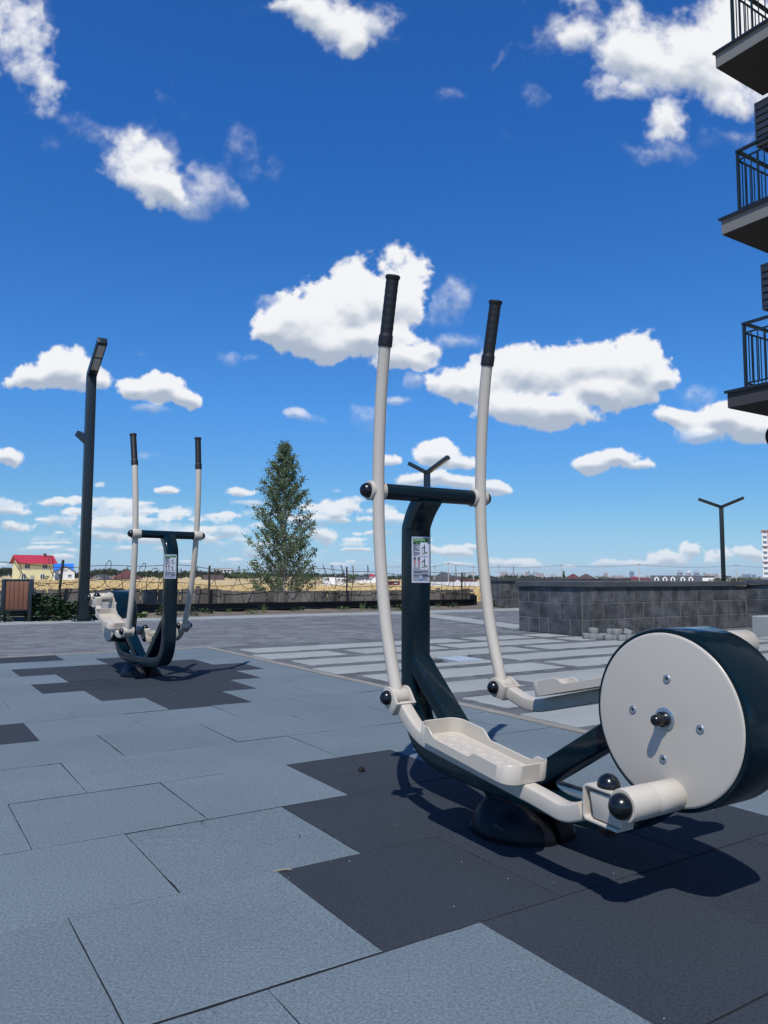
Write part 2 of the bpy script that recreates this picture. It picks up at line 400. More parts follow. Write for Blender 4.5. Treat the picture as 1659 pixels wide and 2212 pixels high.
# ------------------------------------------------------------------ materials
M = dict(
 rub_light = mat('rubber_blue_grey', (.130, .168, .195), .95, var=.15, vscale=1.3, bump=.5, bscale=260, island=.045, speck=.46, sscale=150, spec=.25, bdist=.003),
 rub_dark = mat('rubber_charcoal', (.030, .037, .049), .95, var=.13, vscale=1.5, bump=.4, bscale=260, island=.07, speck=.50, sscale=150, spec=.25, bdist=.003),
 edge = mat('soiled_shaded_tile_edge', (.020, .022, .027), .95),
 joint = mat('joint_dirt', (.045, .047, .05), .95),
 concrete = mat('light_concrete', (.275, .295, .285), .85, var=.18, vscale=2.2, bump=.2, bscale=90, island=.05, speck=.05, sscale=160),
 kerb = mat('old_concrete_kerb', (.235, .225, .20), .9, var=.28, vscale=6, bump=.4, bscale=60, speck=.1, sscale=120),
 paver = mat('purple_grey_paver', (.118, .122, .136), .85, var=.18, vscale=3, bump=.3, bscale=120, island=.28, col2=(.150, .158, .165)),
 paver_small = mat('dark_small_paver', (.086, .092, .094), .85, var=.18, vscale=3, bump=.3, bscale=120, island=.25, col2=(.112, .120, .124)),
 stone = mat('dark_granite', (.030, .033, .038), .75, var=.5, vscale=8, bump=.25, bscale=40, island=.20, col2=(.118, .122, .130), detail=8),
 coping = mat('coping_stone', (.050, .053, .062), .7, var=.30, vscale=3, bump=.2, bscale=60, island=.12, col2=(.082, .085, .092), detail=8),
 mortar = mat('grey_mortar', (.16, .16, .155), .95, var=.2, vscale=12),
 cream = mat('cream_paint', (.50, .455, .385), .36, rvar=.12, dust=.22, var=.035, vscale=6, bump=.12, bscale=420, bdist=.0006, spec=.5),
 petrol = mat('petrol_paint', (.0018, .0115, .0185), .15, rvar=.10, dust=.10, var=.10, vscale=9, bump=.10, bscale=380, bdist=.0004, spec=.32),
 black = mat('black_plastic', (.006, .007, .009), .22, var=.1, vscale=10, spec=.5),
 blackmat = mat('black_moulded_plastic', (.0045, .005, .0075), .42, rvar=.1, dust=.12, var=.2, vscale=7, bump=.1, bscale=300, bdist=.0006, spec=.22),
 grip = mat('black_rubber_grip', (.008, .009, .012), .55, var=.1, vscale=20),
 zinc = mat('zinc_bolt', (.42, .47, .50), .38, metal=.85),
 zincdark = mat('socket_shadow_metal', (.04, .045, .05), .5, metal=.5),
 anthr = mat('anthracite_paint', (.013, .022, .028), .35, var=.08, vscale=5),
 lens = mat('lamp_lens', (.42, .43, .42), .3),
 steel = mat('black_beam_paint', (.012, .014, .018), .42, var=.35, vscale=2.5, bump=.1, bscale=30),
 wood = mat('brown_slats', (.175, .073, .040), .55, var=.22, vscale=5, island=.07, bump=.2, bscale=50),
 oldwood = mat('weathered_boards', (.115, .098, .080), .9, var=.30, vscale=5, bump=.6, bscale=40, island=.50, col2=(.17, .155, .135)),
 rust = mat('rusty_wire', (.070, .046, .034), .8, metal=.2, var=.2, vscale=20),
 rustpost = mat('dark_rusty_post', (.022, .018, .018), .8, var=.3, vscale=9),
)

# ------------------------------------------------------------------ ground
def terrain_z(x, y):
    """the field lies 0.6 m under the square and falls gently to the right"""
    def sm(a): a = min(max(a, 0), 1); return a*a*(3-2*a)
    return -0.62 - 1.9*sm((x+75)/55)*sm((y-45)/220)
mb = MB()
xs = [-9000, -4000, -1500, -600, -300, -200, -150, -120, -100, -85, -75, -65, -55, -45, -35, -25, -15, -5, 5, 20, 40, 80, 150, 300, 600, 1500, 4000, 9000]
ys = [-3000, -600, -100, 0, 10, 20, 30, 45, 60, 75, 90, 110, 130, 150, 170, 190, 215, 240, 265, 300, 400, 700, 1500, 3500, 7000, 12000]
for y in ys:
    for x in xs: mb.v.append(Vector((x, y, terrain_z(x, y))))
nx = len(xs)
for j in range(len(ys)-1):
    for i in range(nx-1):
        mb.f.append([j*nx+i, j*nx+i+1, (j+1)*nx+i+1, (j+1)*nx+i]); mb.mi.append(0)
fm = mat('dry_field', (.58, .42, .20), .95, var=.15, vscale=.055, col2=(.50, .38, .18), detail=8)
t = fm.node_tree; bs = t.nodes['Principled BSDF']; co = t.nodes.new('ShaderNodeTexCoord').outputs['Object']
mp = t.nodes.new('ShaderNodeMapping'); mp.inputs['Scale'].default_value = (1.1, .16, 1); t.links.new(co, mp.inputs['Vector'])
nf = noise(t, mp.outputs[0], 1.6, 7, .75)
src = bs.inputs['Base Color'].links[0].from_socket
sc_ = t.nodes.new('ShaderNodeVectorMath'); sc_.operation = 'SCALE'; t.links.new(src, sc_.inputs[0])
t.links.new(mathn(t, 'MULTIPLY_ADD', mathn(t, 'SUBTRACT', nf, .5), .8, 1.0), sc_.inputs['Scale']); t.links.new(sc_.outputs[0], bs.inputs['Base Color'])
tag(mb.build('field_ground', fm, smooth=False), 'wide dry golden meadow behind the fence', 'ground', kind='structure')

rnd = random.Random(4)
# bedding slab that carries the whole square
mb = MB(); P = [gp(-26, -14), gp(16.5, -14), gp(16.5, 15.6), gp(-26, 15.6)]
vs = [p + Vector((0, 0, -.7)) for p in P] + [p + Vector((0, 0, -.022)) for p in P]
mb.add(vs, [(4,5,6,7),(0,1,5,4),(1,2,6,5),(2,3,7,6),(3,0,4,7)])
tag(mb.build('square_base', M['joint'], smooth=False), 'dark joint bed under the paving of the square', 'ground', kind='structure')

# rubber tiles, 0.5 m, half-bond
E1_0, E2_0, TS, EDGE1, EDGE2 = .37, .35, .5, 2.84, 7.86
def dark(a, row):
    """a = left end of the tile in grid units, row index from E2_0"""
    near = {4: (1.37, 1.87), 3: (1.12, 2.12), 2: (.87, 2.37), 1: (1.12, 2.62), 0: (.87, 2.37), -1: (1.12, 2.12)}
    far = {8: (1.37, 1.87), 9: (1.12, 2.12), 10: (.87, 2.37), 11: (1.12, 2.62), 12: (.87, 2.37), 13: (1.62, 2.12), 14: (-2.13, 1.37), 7: (.12, .62), 6: (-.13, .12)}
    for d in (near, far):
        if row in d and d[row][0]-.02 <= a < d[row][1]-.02: return True
    # more islands off to the left
    if row in (10, 11, 12) and -2.9 < a < -1.2: return True
    return False
mb = MB()
for row in range(-12, 15):
    b0 = E2_0 + row*TS; off = .25 if row % 2 == 0 else 0.0
    b1 = min(b0+TS, EDGE2)
    k0 = -34
    for k in range(k0, 14):
        # row 3 (1.85..2.35) has joints at .12+.5k ; row 2 at .37+.5k
        a0 = E1_0 + (-.25 if row % 2 else 0) + k*TS; a1 = a0+TS
        if a0 > EDGE1-.06: continue
        a1 = min(a1, EDGE1)
        d = dark(a0, row)
        g0, g1 = rnd.uniform(.0005, .0015), rnd.uniform(.0008, .0024); h = rnd.uniform(-.0018, .0012)
        rt = rnd.gauss(0, .0016); cx, cy = (a0+a1)/2, (b0+b1)/2
        pts = []; cor = ((a0+g0, b0+g1), (a1-g0, b0+g1), (a1-g0, b1-g1), (a0+g0, b1-g1)); cz4 = [h+rnd.uniform(-.0012, .0012) for _ in range(4)]
        NE = 9 if (b1 > .2 and b0 < 4.5 and a1 > -3.5) else 1
        for c in range(4):
            (pa0, pb0), (pa1, pb1) = cor[c], cor[(c+1) % 4]; nx_, ny_ = ((0, 1), (-1, 0), (0, -1), (1, 0))[c]
            for k in range(NE):
                w_ = rnd.uniform(0, .0011)+(.0022 if rnd.random() < .03 else 0) if NE > 1 else 0
                for ins, z in ((0, 0), (.0016, 1)):
                    pa, pb = pa0+(pa1-pa0)*k/NE+nx_*(w_+ins), pb0+(pb1-pb0)*k/NE+ny_*(w_+ins)
                    if k == 0: qx, qy = ((1, 0), (0, 1), (-1, 0), (0, -1))[c]; pa += qx*ins; pb += qy*ins
                    pa, pb = cx+(pa-cx)-(pb-cy)*rt, cy+(pb-cy)+(pa-cx)*rt
                    cz = cz4[c]*(1-k/NE)+cz4[(c+1) % 4]*k/NE
                    pts.append((pa, pb, cz if z else cz-.0014))
        lo = [gp(p[0], p[1], p[2]) for p in pts[0::2]]; hi = [gp(p[0], p[1], p[2]) for p in pts[1::2]]
        bt = [Vector((p.x, p.y, -.03)) for p in lo]
        m_ = len(lo); vs = lo + hi; fs = [tuple(range(m_, 2*m_))]
        for i in range(m_): fs += [(i, (i+1) % m_, m_+(i+1) % m_, m_+i)]
        mb.add(vs, fs, 1 if d else 0)
        mb.add(bt + lo, [(i, (i+1) % m_, m_+(i+1) % m_, m_+i) for i in range(m_)], 2)      # tile sides coloured dark for joint dirt and painted-in gap shade
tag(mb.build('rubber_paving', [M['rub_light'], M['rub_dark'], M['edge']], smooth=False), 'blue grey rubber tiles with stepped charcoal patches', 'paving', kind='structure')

# concrete kerb strips round the rubber
mb = MB()
a = EDGE1+.004
for i in range(26):
    b0 = EDGE2+.09 - i*1.0; j = rnd.uniform(-.004, .004)
    mb.add([gp(a+j, b0-.994, -.03), gp(a+.075+j, b0-.994, -.03), gp(a+.075, b0, -.03), gp(a, b0, -.03), gp(a+j, b0-.994, .004), gp(a+.075+j, b0-.994, .002), gp(a+.075, b0, .002), gp(a, b0, .004)],
           [(4,5,6,7),(0,1,5,4),(1,2,6,5),(2,3,7,6),(3,0,4,7)])
for i in range(28):
    a1 = EDGE1 - i*1.0
    mb.add([gp(a1-.994, EDGE2+.005, -.03), gp(a1, EDGE2+.005, -.03), gp(a1, EDGE2+.08, -.03), gp(a1-.994, EDGE2+.08, -.03), gp(a1-.994, EDGE2+.005, .003), gp(a1, EDGE2+.005, .003), gp(a1, EDGE2+.08, .003), gp(a1-.994, EDGE2+.08, .003)],
           [(4,5,6,7),(0,1,5,4),(1,2,6,5),(2,3,7,6),(3,0,4,7)])
tag(mb.build('kerb', M['kerb'], smooth=False), 'thin worn concrete kerb round the rubber tiles', 'kerb', kind='structure')

def gbox(mb, a0, b0, a1, b1, z0, z1, mi=0, ch=.004):
    vs = [gp(a0, b0, z0), gp(a1, b0, z0), gp(a1, b1, z0), gp(a0, b1, z0), gp(a0, b0, z1-ch), gp(a1, b0, z1-ch), gp(a1, b1, z1-ch), gp(a0, b1, z1-ch),
          gp(a0+ch, b0+ch, z1), gp(a1-ch, b0+ch, z1), gp(a1-ch, b1-ch, z1), gp(a0+ch, b1-ch, z1)]
    fs = [(8,9,10,11)]
    for i in range(4):
        j = (i+1) % 4; fs += [(i, j, 4+j, 4+i), (4+i, 4+j, 8+j, 8+i)]
    mb.add(vs, fs, mi)

# light slabs with bands of small dark pavers, right of the kerb
A0 = EDGE1+.09
slabs = []
rows = {0: [3.08, 5.77, 5.98, 6.82, 7.0, 7.42], 1: [2.96, 3.78, 3.97, 5.0, 5.14, 6.75, 6.98, 7.4], 2: [3.06, 5.68, 5.88, 7.35, 7.5, 9.6, 9.8, 11.6],
        3: [2.96, 4.63, 4.85, 7.6, 7.8, 9.0, 9.2, 11.6], 4: [3.06, 4.80, 4.95, 6.6, 6.8, 9.4, 9.6, 11.6], 5: [2.96, 3.76, 3.92, 6.3, 6.5, 8.1, 8.3, 11.0],
        6: [3.04, 5.2, 5.4, 6.8, 7.0, 9.6], 7: [2.95, 4.5, 4.7, 7.2, 7.4, 9.0], 8: [3.05, 5.6, 5.8, 8.2], 9: [2.95, 3.9, 4.1, 6.6, 6.8, 8.0], 10: [3.05, 5.0, 5.2, 8.0],
        11: [2.95, 4.4, 4.6, 7.0], 12: [3.05, 5.4, 5.6, 7.0], 13: [2.95, 4.0, 4.2, 7.0], 14: [3.05, 5.0, 5.2, 7.0], 15: [2.95, 6.0], 16: [3.05, 5.6], 17: [2.95, 5.6]}
for r, l in rows.items():
    t1 = 7.54 - .62*r; b1 = t1-.42
    for a0, a1 in zip(l[::2], l[1::2]):
        # a slab run is laid from pieces
        n = max(1, round((a1-a0)/.84)); w = (a1-a0)/n
        for i in range(n): slabs.append((a0+i*w+.0015, b1, a0+(i+1)*w-.0015, t1))
mb = MB()
MH = (4.33, 5.47, 4.63, 5.83)
for (a0, b0, a1, b1) in slabs:
    if a0 < MH[2] and a1 > MH[0] and b0 < MH[3] and b1 > MH[1]:
        b1 = min(b1, MH[1]-.02) if b0 < MH[1]-.1 else b1
        if b0 > MH[1]-.1: b0 = MH[3]+.02
        if b1-b0 < .05: continue
    gbox(mb, a0, b0, a1, b1, -.03, rnd.uniform(-.001, .002))
tag(mb.build('concrete_slabs', M['concrete'], smooth=False), 'pale concrete slabs laid in offset rows', 'paving', kind='structure')
mb = MB()
def fill(a0, a1, b0, b1, n, bw=.118):
    # fill a rectangle of the grid with n courses of small pavers
    hh = (b1-b0)/n
    for r in range(n):
        a = a0 - rnd.uniform(0, bw*.8)
        while a < a1-.01:
            x0, x1, y0, y1 = max(a, a0), min(a+bw, a1), b0+r*hh, b0+(r+1)*hh
            inside = x0 < MH[2] and x1 > MH[0] and y0 < MH[3] and y1 > MH[1]
            if x1-x0 > .015 and not inside and not (y1 > 6.92 and x1 > 7.44): gbox(mb, x0+.0018, y0+.0018, x1-.0018, y1-.0018, -.03, rnd.uniform(-.003, .0005), ch=.0025)
            a += bw
fill(A0, 7.44, 7.56, 7.93, 5)
for r, l in sorted(rows.items()):
    t1 = 7.54-.62*r; b1 = t1-.42; AE = 12.0
    fill(A0, AE, b1-.197, b1-.003, 3)
    e = [A0] + l + [AE]
    for g0_, g1_ in zip(e[::2], e[1::2]):
        if g1_-g0_ > .03: fill(g0_+.003, g1_-.003, b1, t1, 5)
tag(mb.build('small_pavers', M['paver_small'], smooth=False), 'bands of small dark paving stones between the pale slabs', 'paving', kind='structure')
mb = MB()
mb.box((-.15, -.18, -.03), (.15, .18, -.001), Matrix.Translation(gp(4.48, 5.65)) @ Matrix.Rotation(TH, 4, 'Z'))
for i in range(9):
    for j in range(11):
        x, y = -.125+i*.031, -.155+j*.031
        mb.box((x-.009, y-.004, -.001), (x+.009, y+.004, .0025), Matrix.Translation(gp(4.48, 5.65)) @ Matrix.Rotation(TH, 4, 'Z') @ Matrix.Translation((x, y, 0)) @ Matrix.Rotation(.785*(1 if (i+j) % 2 else -1), 4, 'Z') @ Matrix.Translation((-x, -y, 0)))
tag(mb.build('manhole_cover', mat('worn_steel_plate', (.42, .47, .53), .45, metal=.3, var=.3, vscale=20), smooth=False), 'square steel chequer plate cover set flush among the pale slabs', 'manhole cover')

# purple grey brick path along the back, pale edging strips
mb = MB(); b = EDGE2+.09; ri = 0
BACK0 = 13.05
while b < BACK0-.01:
    a = -20 + rnd.uniform(0, .2)
    lim = 8.15 + (b-8.1)*.26
    while a < 13.0:
        w = rnd.choice((.15, .2, .25, .2)); a1 = a+w
        inband = lim-.62 < (a+a1)/2 < lim or ((a > 7.3) and b < 8.2)
        if not (b < 8.1 and a > 7.3) and not (lim-.55 < a1 and a < lim): gbox(mb, a+.002, b+.002, a1-.002, b+.098, -.03, rnd.uniform(-.002, .002), ch=.003)
        a = a1
    b += .1; ri += 1
tag(mb.build('brick_path', M['paver'], smooth=False), 'long path of purple grey paving bricks', 'path', kind='structure')
mb = MB()
i = -21.0
while i < 13.2:
    gbox(mb, i+.003, BACK0+.003, i+.797, BACK0+.45, -.03, rnd.uniform(.0, .004)); gbox(mb, i+.303, BACK0+.453, i+1.097, BACK0+.88, -.03, rnd.uniform(.0, .004)); i += .8
for j in range(7):
    b0 = 8.12 + j*.7; s = .26*.7; a = 7.60 + j*s
    mb.add([gp(a, b0, -.03), gp(a+.55, b0, -.03), gp(a+.55+s, b0+.695, -.03), gp(a+s, b0+.695, -.03), gp(a, b0, .003), gp(a+.55, b0, .003), gp(a+.55+s, b0+.695, .003), gp(a+s, b0+.695, .003)],
           [(4,5,6,7),(0,1,5,4),(1,2,6,5),(2,3,7,6),(3,0,4,7)])
tag(mb.build('edging_slabs', M['concrete'], smooth=False), 'pale concrete edging slabs along the brick path', 'paving', kind='structure')
# bare earth strip behind the edging
mb = MB(); n = 90; rr = random.Random(9)
for i in range(n+1):
    for j in range(7):
        a = -22 + i*.44; b = BACK0+.86 + j*.42
        z = (0 if j == 0 else rr.uniform(.005, .05)+.02*j*.5)
        mb.v.append(gp(a + rr.uniform(-.1, .1), b + (rr.uniform(-.1, .06) if j else -.03), z-.012))
for i in range(n):
    for j in range(6):
        k = i*7+j; mb.f.append([k, k+7, k+8, k+1]); mb.mi.append(0)
tag(mb.build('earth_strip', mat('bare_earth', (.115, .095, .075), .95, var=.35, vscale=3, bump=.7, bscale=25, col2=(.17, .145, .115), bdist=.02), smooth=True), 'strip of bare weedy earth behind the path', 'ground', kind='structure')

# ------------------------------------------------------------------ elliptical trainers
W_, YC, ZC = .2246, .4554, 1.0418
HT, HC, HB = (-.0881, .7264), (-.0423, .5151), (-.1192, -.6789)
CRK = (-.5811, .4212, .2069, .0822)            # drum axis y, z, radius, half width
def rot2(a, p): return (p[0]*math.cos(a)-p[1]*math.sin(a), p[0]*math.sin(a)+p[1]*math.cos(a))
def ball(mb, o, ax, r, mi=0, long=1.08):
    pr = [(r*.96, -.003), (r, .002)] + [(r*math.cos(R_(q)), .002+r*long*math.sin(R_(q))) for q in range(8, 90, 8)] + [(.0005, .002+r*long)]
    mb.lathe(pr, o, ax, 24, mi)
def strip_text(parent, s, size, loc, mtl, name='lettering', bold=0):
    cu = bpy.data.curves.new('t', 'FONT'); cu.body = s; cu.size = size; cu.offset = bold; cu.extrude = .00012
    o = bpy.data.objects.new('t', cu); C.objects.link(o)
    dg = bpy.context.evaluated_depsgraph_get(); me = bpy.data.meshes.new_from_object(o.evaluated_get(dg))
    bpy.data.objects.remove(o); me.materials.clear(); me.materials.append(mtl)
    n = bpy.data.objects.new(name, me); C.objects.link(n); n.parent = parent
    return n, me
SM = dict(paper=mat('sticker_paper', (.50, .52, .60), .35), green=mat('sticker_green', (.045, .19, .04), .35), ink=mat('sticker_ink', (.03, .035, .07), .5),
          grey=mat('sticker_panel_grey', (.27, .30, .36), .4), blue=mat('sticker_blue', (.03, .12, .36), .4), red=mat('sticker_red', (.35, .03, .03), .4),
          olive=mat('sticker_olive', (.14, .18, .08), .4), fig=mat('sticker_figure', (.075, .085, .11), .4), pale=mat('sticker_white', (.62, .66, .76), .35))
def sticker(parent, y, facing, zt=.893, zb=.726, x0=-.0415, x1=.0365):
    """instruction plate lying on the post: facing -1 = towards the drum, +1 = away from it"""
    w, h = x1-x0, zt-zb
    def P(u, v, d): return ((x0+u*w) if facing < 0 else (x1-u*w), y+facing*d, zb+v*h)
    def rect(mb, u0, v0, u1, v1, d, mi): mb.quad(P(u0, v0, d), P(u1, v0, d), P(u1, v1, d), P(u0, v1, d), mi)
    mb = MB(); a, b = P(0, 0, .0002), P(1, 1, .0014)
    mb.box((min(a[0], b[0]), min(a[1], b[1]), a[2]), (max(a[0], b[0]), max(a[1], b[1]), b[2]))
    base = mb.build('instruction_plate', SM['paper'], parent, smooth=False); base['label'] = 'white instruction sticker with a green head band'
    L_ = [SM['paper'], SM['green'], SM['ink'], SM['grey'], SM['blue'], SM['red'], SM['olive'], SM['fig'], SM['pale']]
    mb = MB(); d0, d1, d2 = .0017, .0020, .0023
    rect(mb, .06, .875, .94, .965, d0, 1); rect(mb, .06, .845, .48, .875, d0, 1)
    rect(mb, .06, .04, .94, .33, d0, 3)
    rect(mb, .48, .58, .90, .868, d1, 8); rect(mb, .48, .285, .90, .555, d1, 8); rect(mb, .50, .560, .90, .568, d1, 3)
    for k in range(12): rect(mb, .07, .815-k*.0205, .07+(.36 if k not in (2, 7, 11, 4) else (.17, .09, .2, .24)[(2, 7, 11, 4).index(k)]), .823-k*.0205, d1, 2)
    rect(mb, .07, .838, .22, .844, d1, 2)
    for k, wv in enumerate((.82, .80, .46)): rect(mb, .09, .245-k*.016, .09+wv, .252-k*.016, d1, 2)
    for k in range(3): rect(mb, .10, .166-k*.015, .40, .172-k*.015, d1, 2)
    # two small body charts
    for u in (.16, .39):
        mb.quad(P(u-.045, .50, d1), P(u+.045, .50, d1), P(u+.035, .56, d1), P(u-.035, .56, d1), 7)
        mb.quad(P(u-.03, .40, d1), P(u+.03, .40, d1), P(u+.035, .50, d1), P(u-.035, .50, d1), 5)
        mb.quad(P(u-.025, .335, d1), P(u+.025, .335, d1), P(u+.03, .40, d1), P(u-.03, .40, d1), 7)
        mb.quad(P(u-.085, .49, d1), P(u-.07, .49, d1), P(u-.035, .555, d1), P(u-.05, .555, d1), 7); mb.quad(P(u+.07, .49, d1), P(u+.085, .49, d1), P(u+.05, .555, d1), P(u+.035, .555, d1), 7)
    # two exercise drawings: figure on the machine
    for v in (.60, .305):
        mb.quad(P(.66, v+.09, d2), P(.73, v+.09, d2), P(.75, v+.20, d2), P(.66, v+.20, d2), 7)
        mb.quad(P(.68, v+.21, d2), P(.72, v+.21, d2), P(.72, v+.24, d2), P(.68, v+.24, d2), 7)
        mb.quad(P(.66, v+.03, d2), P(.71, v+.03, d2), P(.73, v+.10, d2), P(.67, v+.10, d2), 7)
        mb.quad(P(.52, v+.13, d2), P(.53, v+.15, d2), P(.68, v+.19, d2), P(.68, v+.17, d2), 7)
        mb.quad(P(.53, v+.145, d2), P(.53, v+.155, d2), P(.66, v+.172, d2), P(.66, v+.155, d2), 5)
        mb.quad(P(.55, v+.02, d2), P(.58, v+.02, d2), P(.59, v+.14, d2), P(.56, v+.14, d2), 6)
        mb.quad(P(.56, v+.01, d2), P(.78, v+.03, d2), P(.80, v+.05, d2), P(.57, v+.03, d2), 6)
        c = [P(.80+.055*math.cos(R_(q)), v+.055+.026*math.sin(R_(q)), d2+.0002) for q in range(0, 360, 36)]; mb.add(c, [tuple(range(10))], 6)
        rect(mb, .67, v-.002, .73, v+.004, d2, 7)
    # test mark: blue triangle on a blue foot; round maker's mark
    mb.quad(P(.44, .06, d1), P(.60, .06, d1), P(.57, .145, d1), P(.47, .145, d1), 8)
    rect(mb, .43, .055, .61, .078, d2, 4); mb.add([P(.47, .088, d2), P(.57, .088, d2), P(.52, .135, d2)], [(0, 1, 2)], 4)
    for k in range(3): rect(mb, .63, .122-k*.012, .71+k*.02, .127-k*.012, d1, 2)
    rect(mb, .63, .066, .72, .074, d1, 2)
    c = [P(.475+.035*math.cos(R_(q)), .163+.019*math.sin(R_(q)), d1) for q in range(0, 360, 30)]; mb.add(c, [tuple(range(12))], 2)
    c = [P(.475+.022*math.cos(R_(q)), .163+.012*math.sin(R_(q)), d2) for q in range(0, 360, 30)]; mb.add(c, [tuple(range(12))], 3)
    mb.build('print', L_, base, smooth=False)
    for s, u, v, sz, m_, b_ in (('Орбітрек', .09, .935, .0115, SM['pale'], 0), ('SM 118', .09, .853, .0085, SM['ink'], .0003), ('ІНТЕР', .55, .168, .0078, SM['ink'], .0002), ('АТЛЕТИКА', .55, .146, .0078, SM['ink'], .0002)):
        o, me = strip_text(base, s, sz, None, m_, bold=b_)
        x, yy, z = P(u, v, d2+.0004)
        # text plane stands on the post
        if facing < 0: o.matrix_parent_inverse = Matrix.Identity(4); o.location = (x, yy, z-sz*.35); o.rotation_euler = (R_(90), 0, 0)
        else: o.location = (x, yy, z-sz*.35); o.rotation_euler = (R_(90), 0, R_(180))
    return base

BAR = [(.336, .365), (.295, .335), (.225, .281), (.150, .262), (.05, .249), (-.24, .211), (-.350, .196), (-.405, .190), (-.455, .202), (-.478, .216)]
J0, R0 = Vector((.336, .365)), Vector((-.525, .235))
def trainer(phiL, phiR, crankL, yokeL, yokeR, label, loc, rz, st_front, st_back):
    root = empty('elliptical_trainer', (0, 0, 0)); tag(root, label, 'exercise machine', 'outdoor elliptical trainers')
    PT, CR, BK = M['petrol'], M['cream'], M['black']
    # frame: one bent rectangular tube, post + beam + rear rise
    mb = MB()
    pts = [(.470, 1.035), (.515, .99), (.549, .935), (.556, .885), (.556, .600), (.556, .36), (.546, .275), (.515, .205), (.462, .158), (.385, .136), (.26, .125), (.05, .118), (-.15, .118), (-.33, .128), (-.415, .150), (-.49, .205), (-.535, .262)]
    prof = rrect(.0425, .0345, .007, 3)
    mb.sweep([(0, y, z) for y, z in spline(pts, 5)], prof)
    mb.build('frame', PT, root, smooth=True, angle=40)
    mb = MB(); mb.sweep([(0, .545, .455), (0, .17, .120)], rrect(.040, .026, .006, 3)); mb.build('front_strut', PT, root)
    mb = MB(); mb.sweep([(0, -.01, .125), (0, -.50, .435)], rrect(.038, .030, .006, 3)); mb.build('rear_strut', PT, root)
    mb = MB(); mb.prism([(.150, .104), (-.105, .104), (-.075, .05), (-.06, .03), (.09, .03), (.115, .05)], -.036, .036, 'x'); mb.build('pedestal_neck', PT, root, bevel=.004)
    # black two-shell foot cover
    for sgn in (-1, 1):
        mb = MB(); nr, na = 12, 26
        for i in range(nr+1):
            r = math.sin(R_(90*i/nr))
            for k in range(na+1):
                q = R_(-90+180*k/na); cx, cy = math.cos(q)*r, math.sin(q)*r
                hh = .116*(max(0, 1-r**2.4))**.5
                x = .010+cx*.138; y = cy*.148+.002
                sad = 1-.45*math.exp(-((x/.045)**2))*(1-.6*abs(cy)) - .24*math.exp(-(((y-.01)/.055)**2))*(x/.14)
                mb.v.append(Vector((sgn*x, y, hh*sad+.0*r)))
        for i in range(nr):
            for k in range(na):
                a = i*(na+1)+k; f = [a, a+na+1, a+na+2, a+1]; mb.f.append(f if sgn > 0 else f[::-1]); mb.mi.append(0)
        # flat inner wall
        n0 = len(mb.v); ring = [i*(na+1) for i in range(nr, -1, -1)] + [i*(na+1)+na for i in range(1, nr+1)]
        mb.f.append(ring if sgn < 0 else ring[::-1]); mb.mi.append(0)
        # low skirt and the moulded slot
        mb.prism([(sgn*(.010+math.cos(R_(q))*.141), math.sin(R_(q))*.151+.002) for q in range(-90, 91, 10)][::sgn], 0.0, .012, 'z')
        mb.build('foot_cover', M['blackmat'], root, angle=50)
    mb = MB(); mb.box((-.012, -.004, -.003), (.022, .004, .004), Matrix.Translation((-.137, -.045, .045)) @ Matrix.Rotation(R_(-72), 4, 'Z') @ Matrix.Rotation(R_(20), 4, 'Y')); mb.build('cover_slot', M['joint'], root, bevel=.001)
    # crossbar with balls
    mb = MB(); mb.tube([(-W_+.028, YC+.018, ZC), (W_-.028, YC+.018, ZC)], .0278, 28); mb.build('crossbar', PT, root)
    # drum
    cy, cz, Rr, hw = CRK
    mb = MB(); mb.lathe([(Rr-.006, -hw+.001), (Rr-.0015, -hw+.001), (Rr, -hw+.004), (Rr, hw-.004), (Rr-.0015, hw-.001), (Rr-.006, hw-.001)], (0, cy, cz), (1, 0, 0), 96); dr = mb.build('drum', PT, root, angle=30)
    for s in (-1, 1):
        mb = MB(); mb.lathe([(Rr-.016, hw-.004), (Rr-.0105, hw-.001), (Rr-.0095, hw+.0015), (Rr-.0115, hw+.004), (Rr-.016, hw+.0048), (.03, hw+.0055)], (0, cy, cz), (s, 0, 0), 96); face = mb.build('drum_face', CR, root, angle=60)
        for q in (95, 5, -85, 185):
            y, z = cy+.0925*math.cos(R_(q)), cz+.0925*math.sin(R_(q))
            mb = MB(); mb.lathe([(.0102, hw+.0045), (.0102, hw+.0062), (.0088, hw+.0074), (.0042, hw+.0074), (.0040, hw+.0052)], (0, y, z), (s, 0, 0), 24); mb.lathe([(.0040, hw+.0053), (.0001, hw+.0054)], (0, y, z), (s, 0, 0), 6, 1)
            mb.build('bolt', [M['zinc'], M['zincdark']], face)
        mb = MB(); mb.lathe([(.0265, hw+.005), (.0265, hw+.0075), (.024, hw+.0088), (.016, hw+.0088)], (0, cy, cz), (s, 0, 0), 32); mb.build('washer', M['zinc'], face)
        mb = MB(); mb.lathe([(.0175, hw+.008), (.0175, hw+.018), (.0150, hw+.021), (.0135, hw+.022), (.0135, hw+.036), (.0125, hw+.0415), (.009, hw+.0455), (.001, hw+.047)], (0, cy, cz), (s, 0, 0), 32); mb.build('hub_cap', BK, face)
    for s, phi, (jy, jz) in ((-1, phiL, yokeL), (1, phiR, yokeR)):
        x = s*W_
        # handle: pivot sleeve, bent tube, grip
        def hp(p): q = rot2(phi, p); return (x, YC+q[0], ZC+q[1])
        T, Cc, B = HT, HC, HB
        mb = MB(); path = spline([B, (-.052, -.46), (-.010, -.20), (.0, 0), (-.003, .16), (-.017, .34), Cc, T], 8)
        path = [Vector((0,)+tuple(q)) for q in path] if len(path[0]) == 2 else path
        line = [hp((q[1], q[2])) for q in path]
        cut = max(i for i, q in enumerate(path) if q[2] < Cc[1]+.01)
        mb.tube(line[:cut+1], .0205, 24); hd = mb.build('handle', CR, root, angle=50)
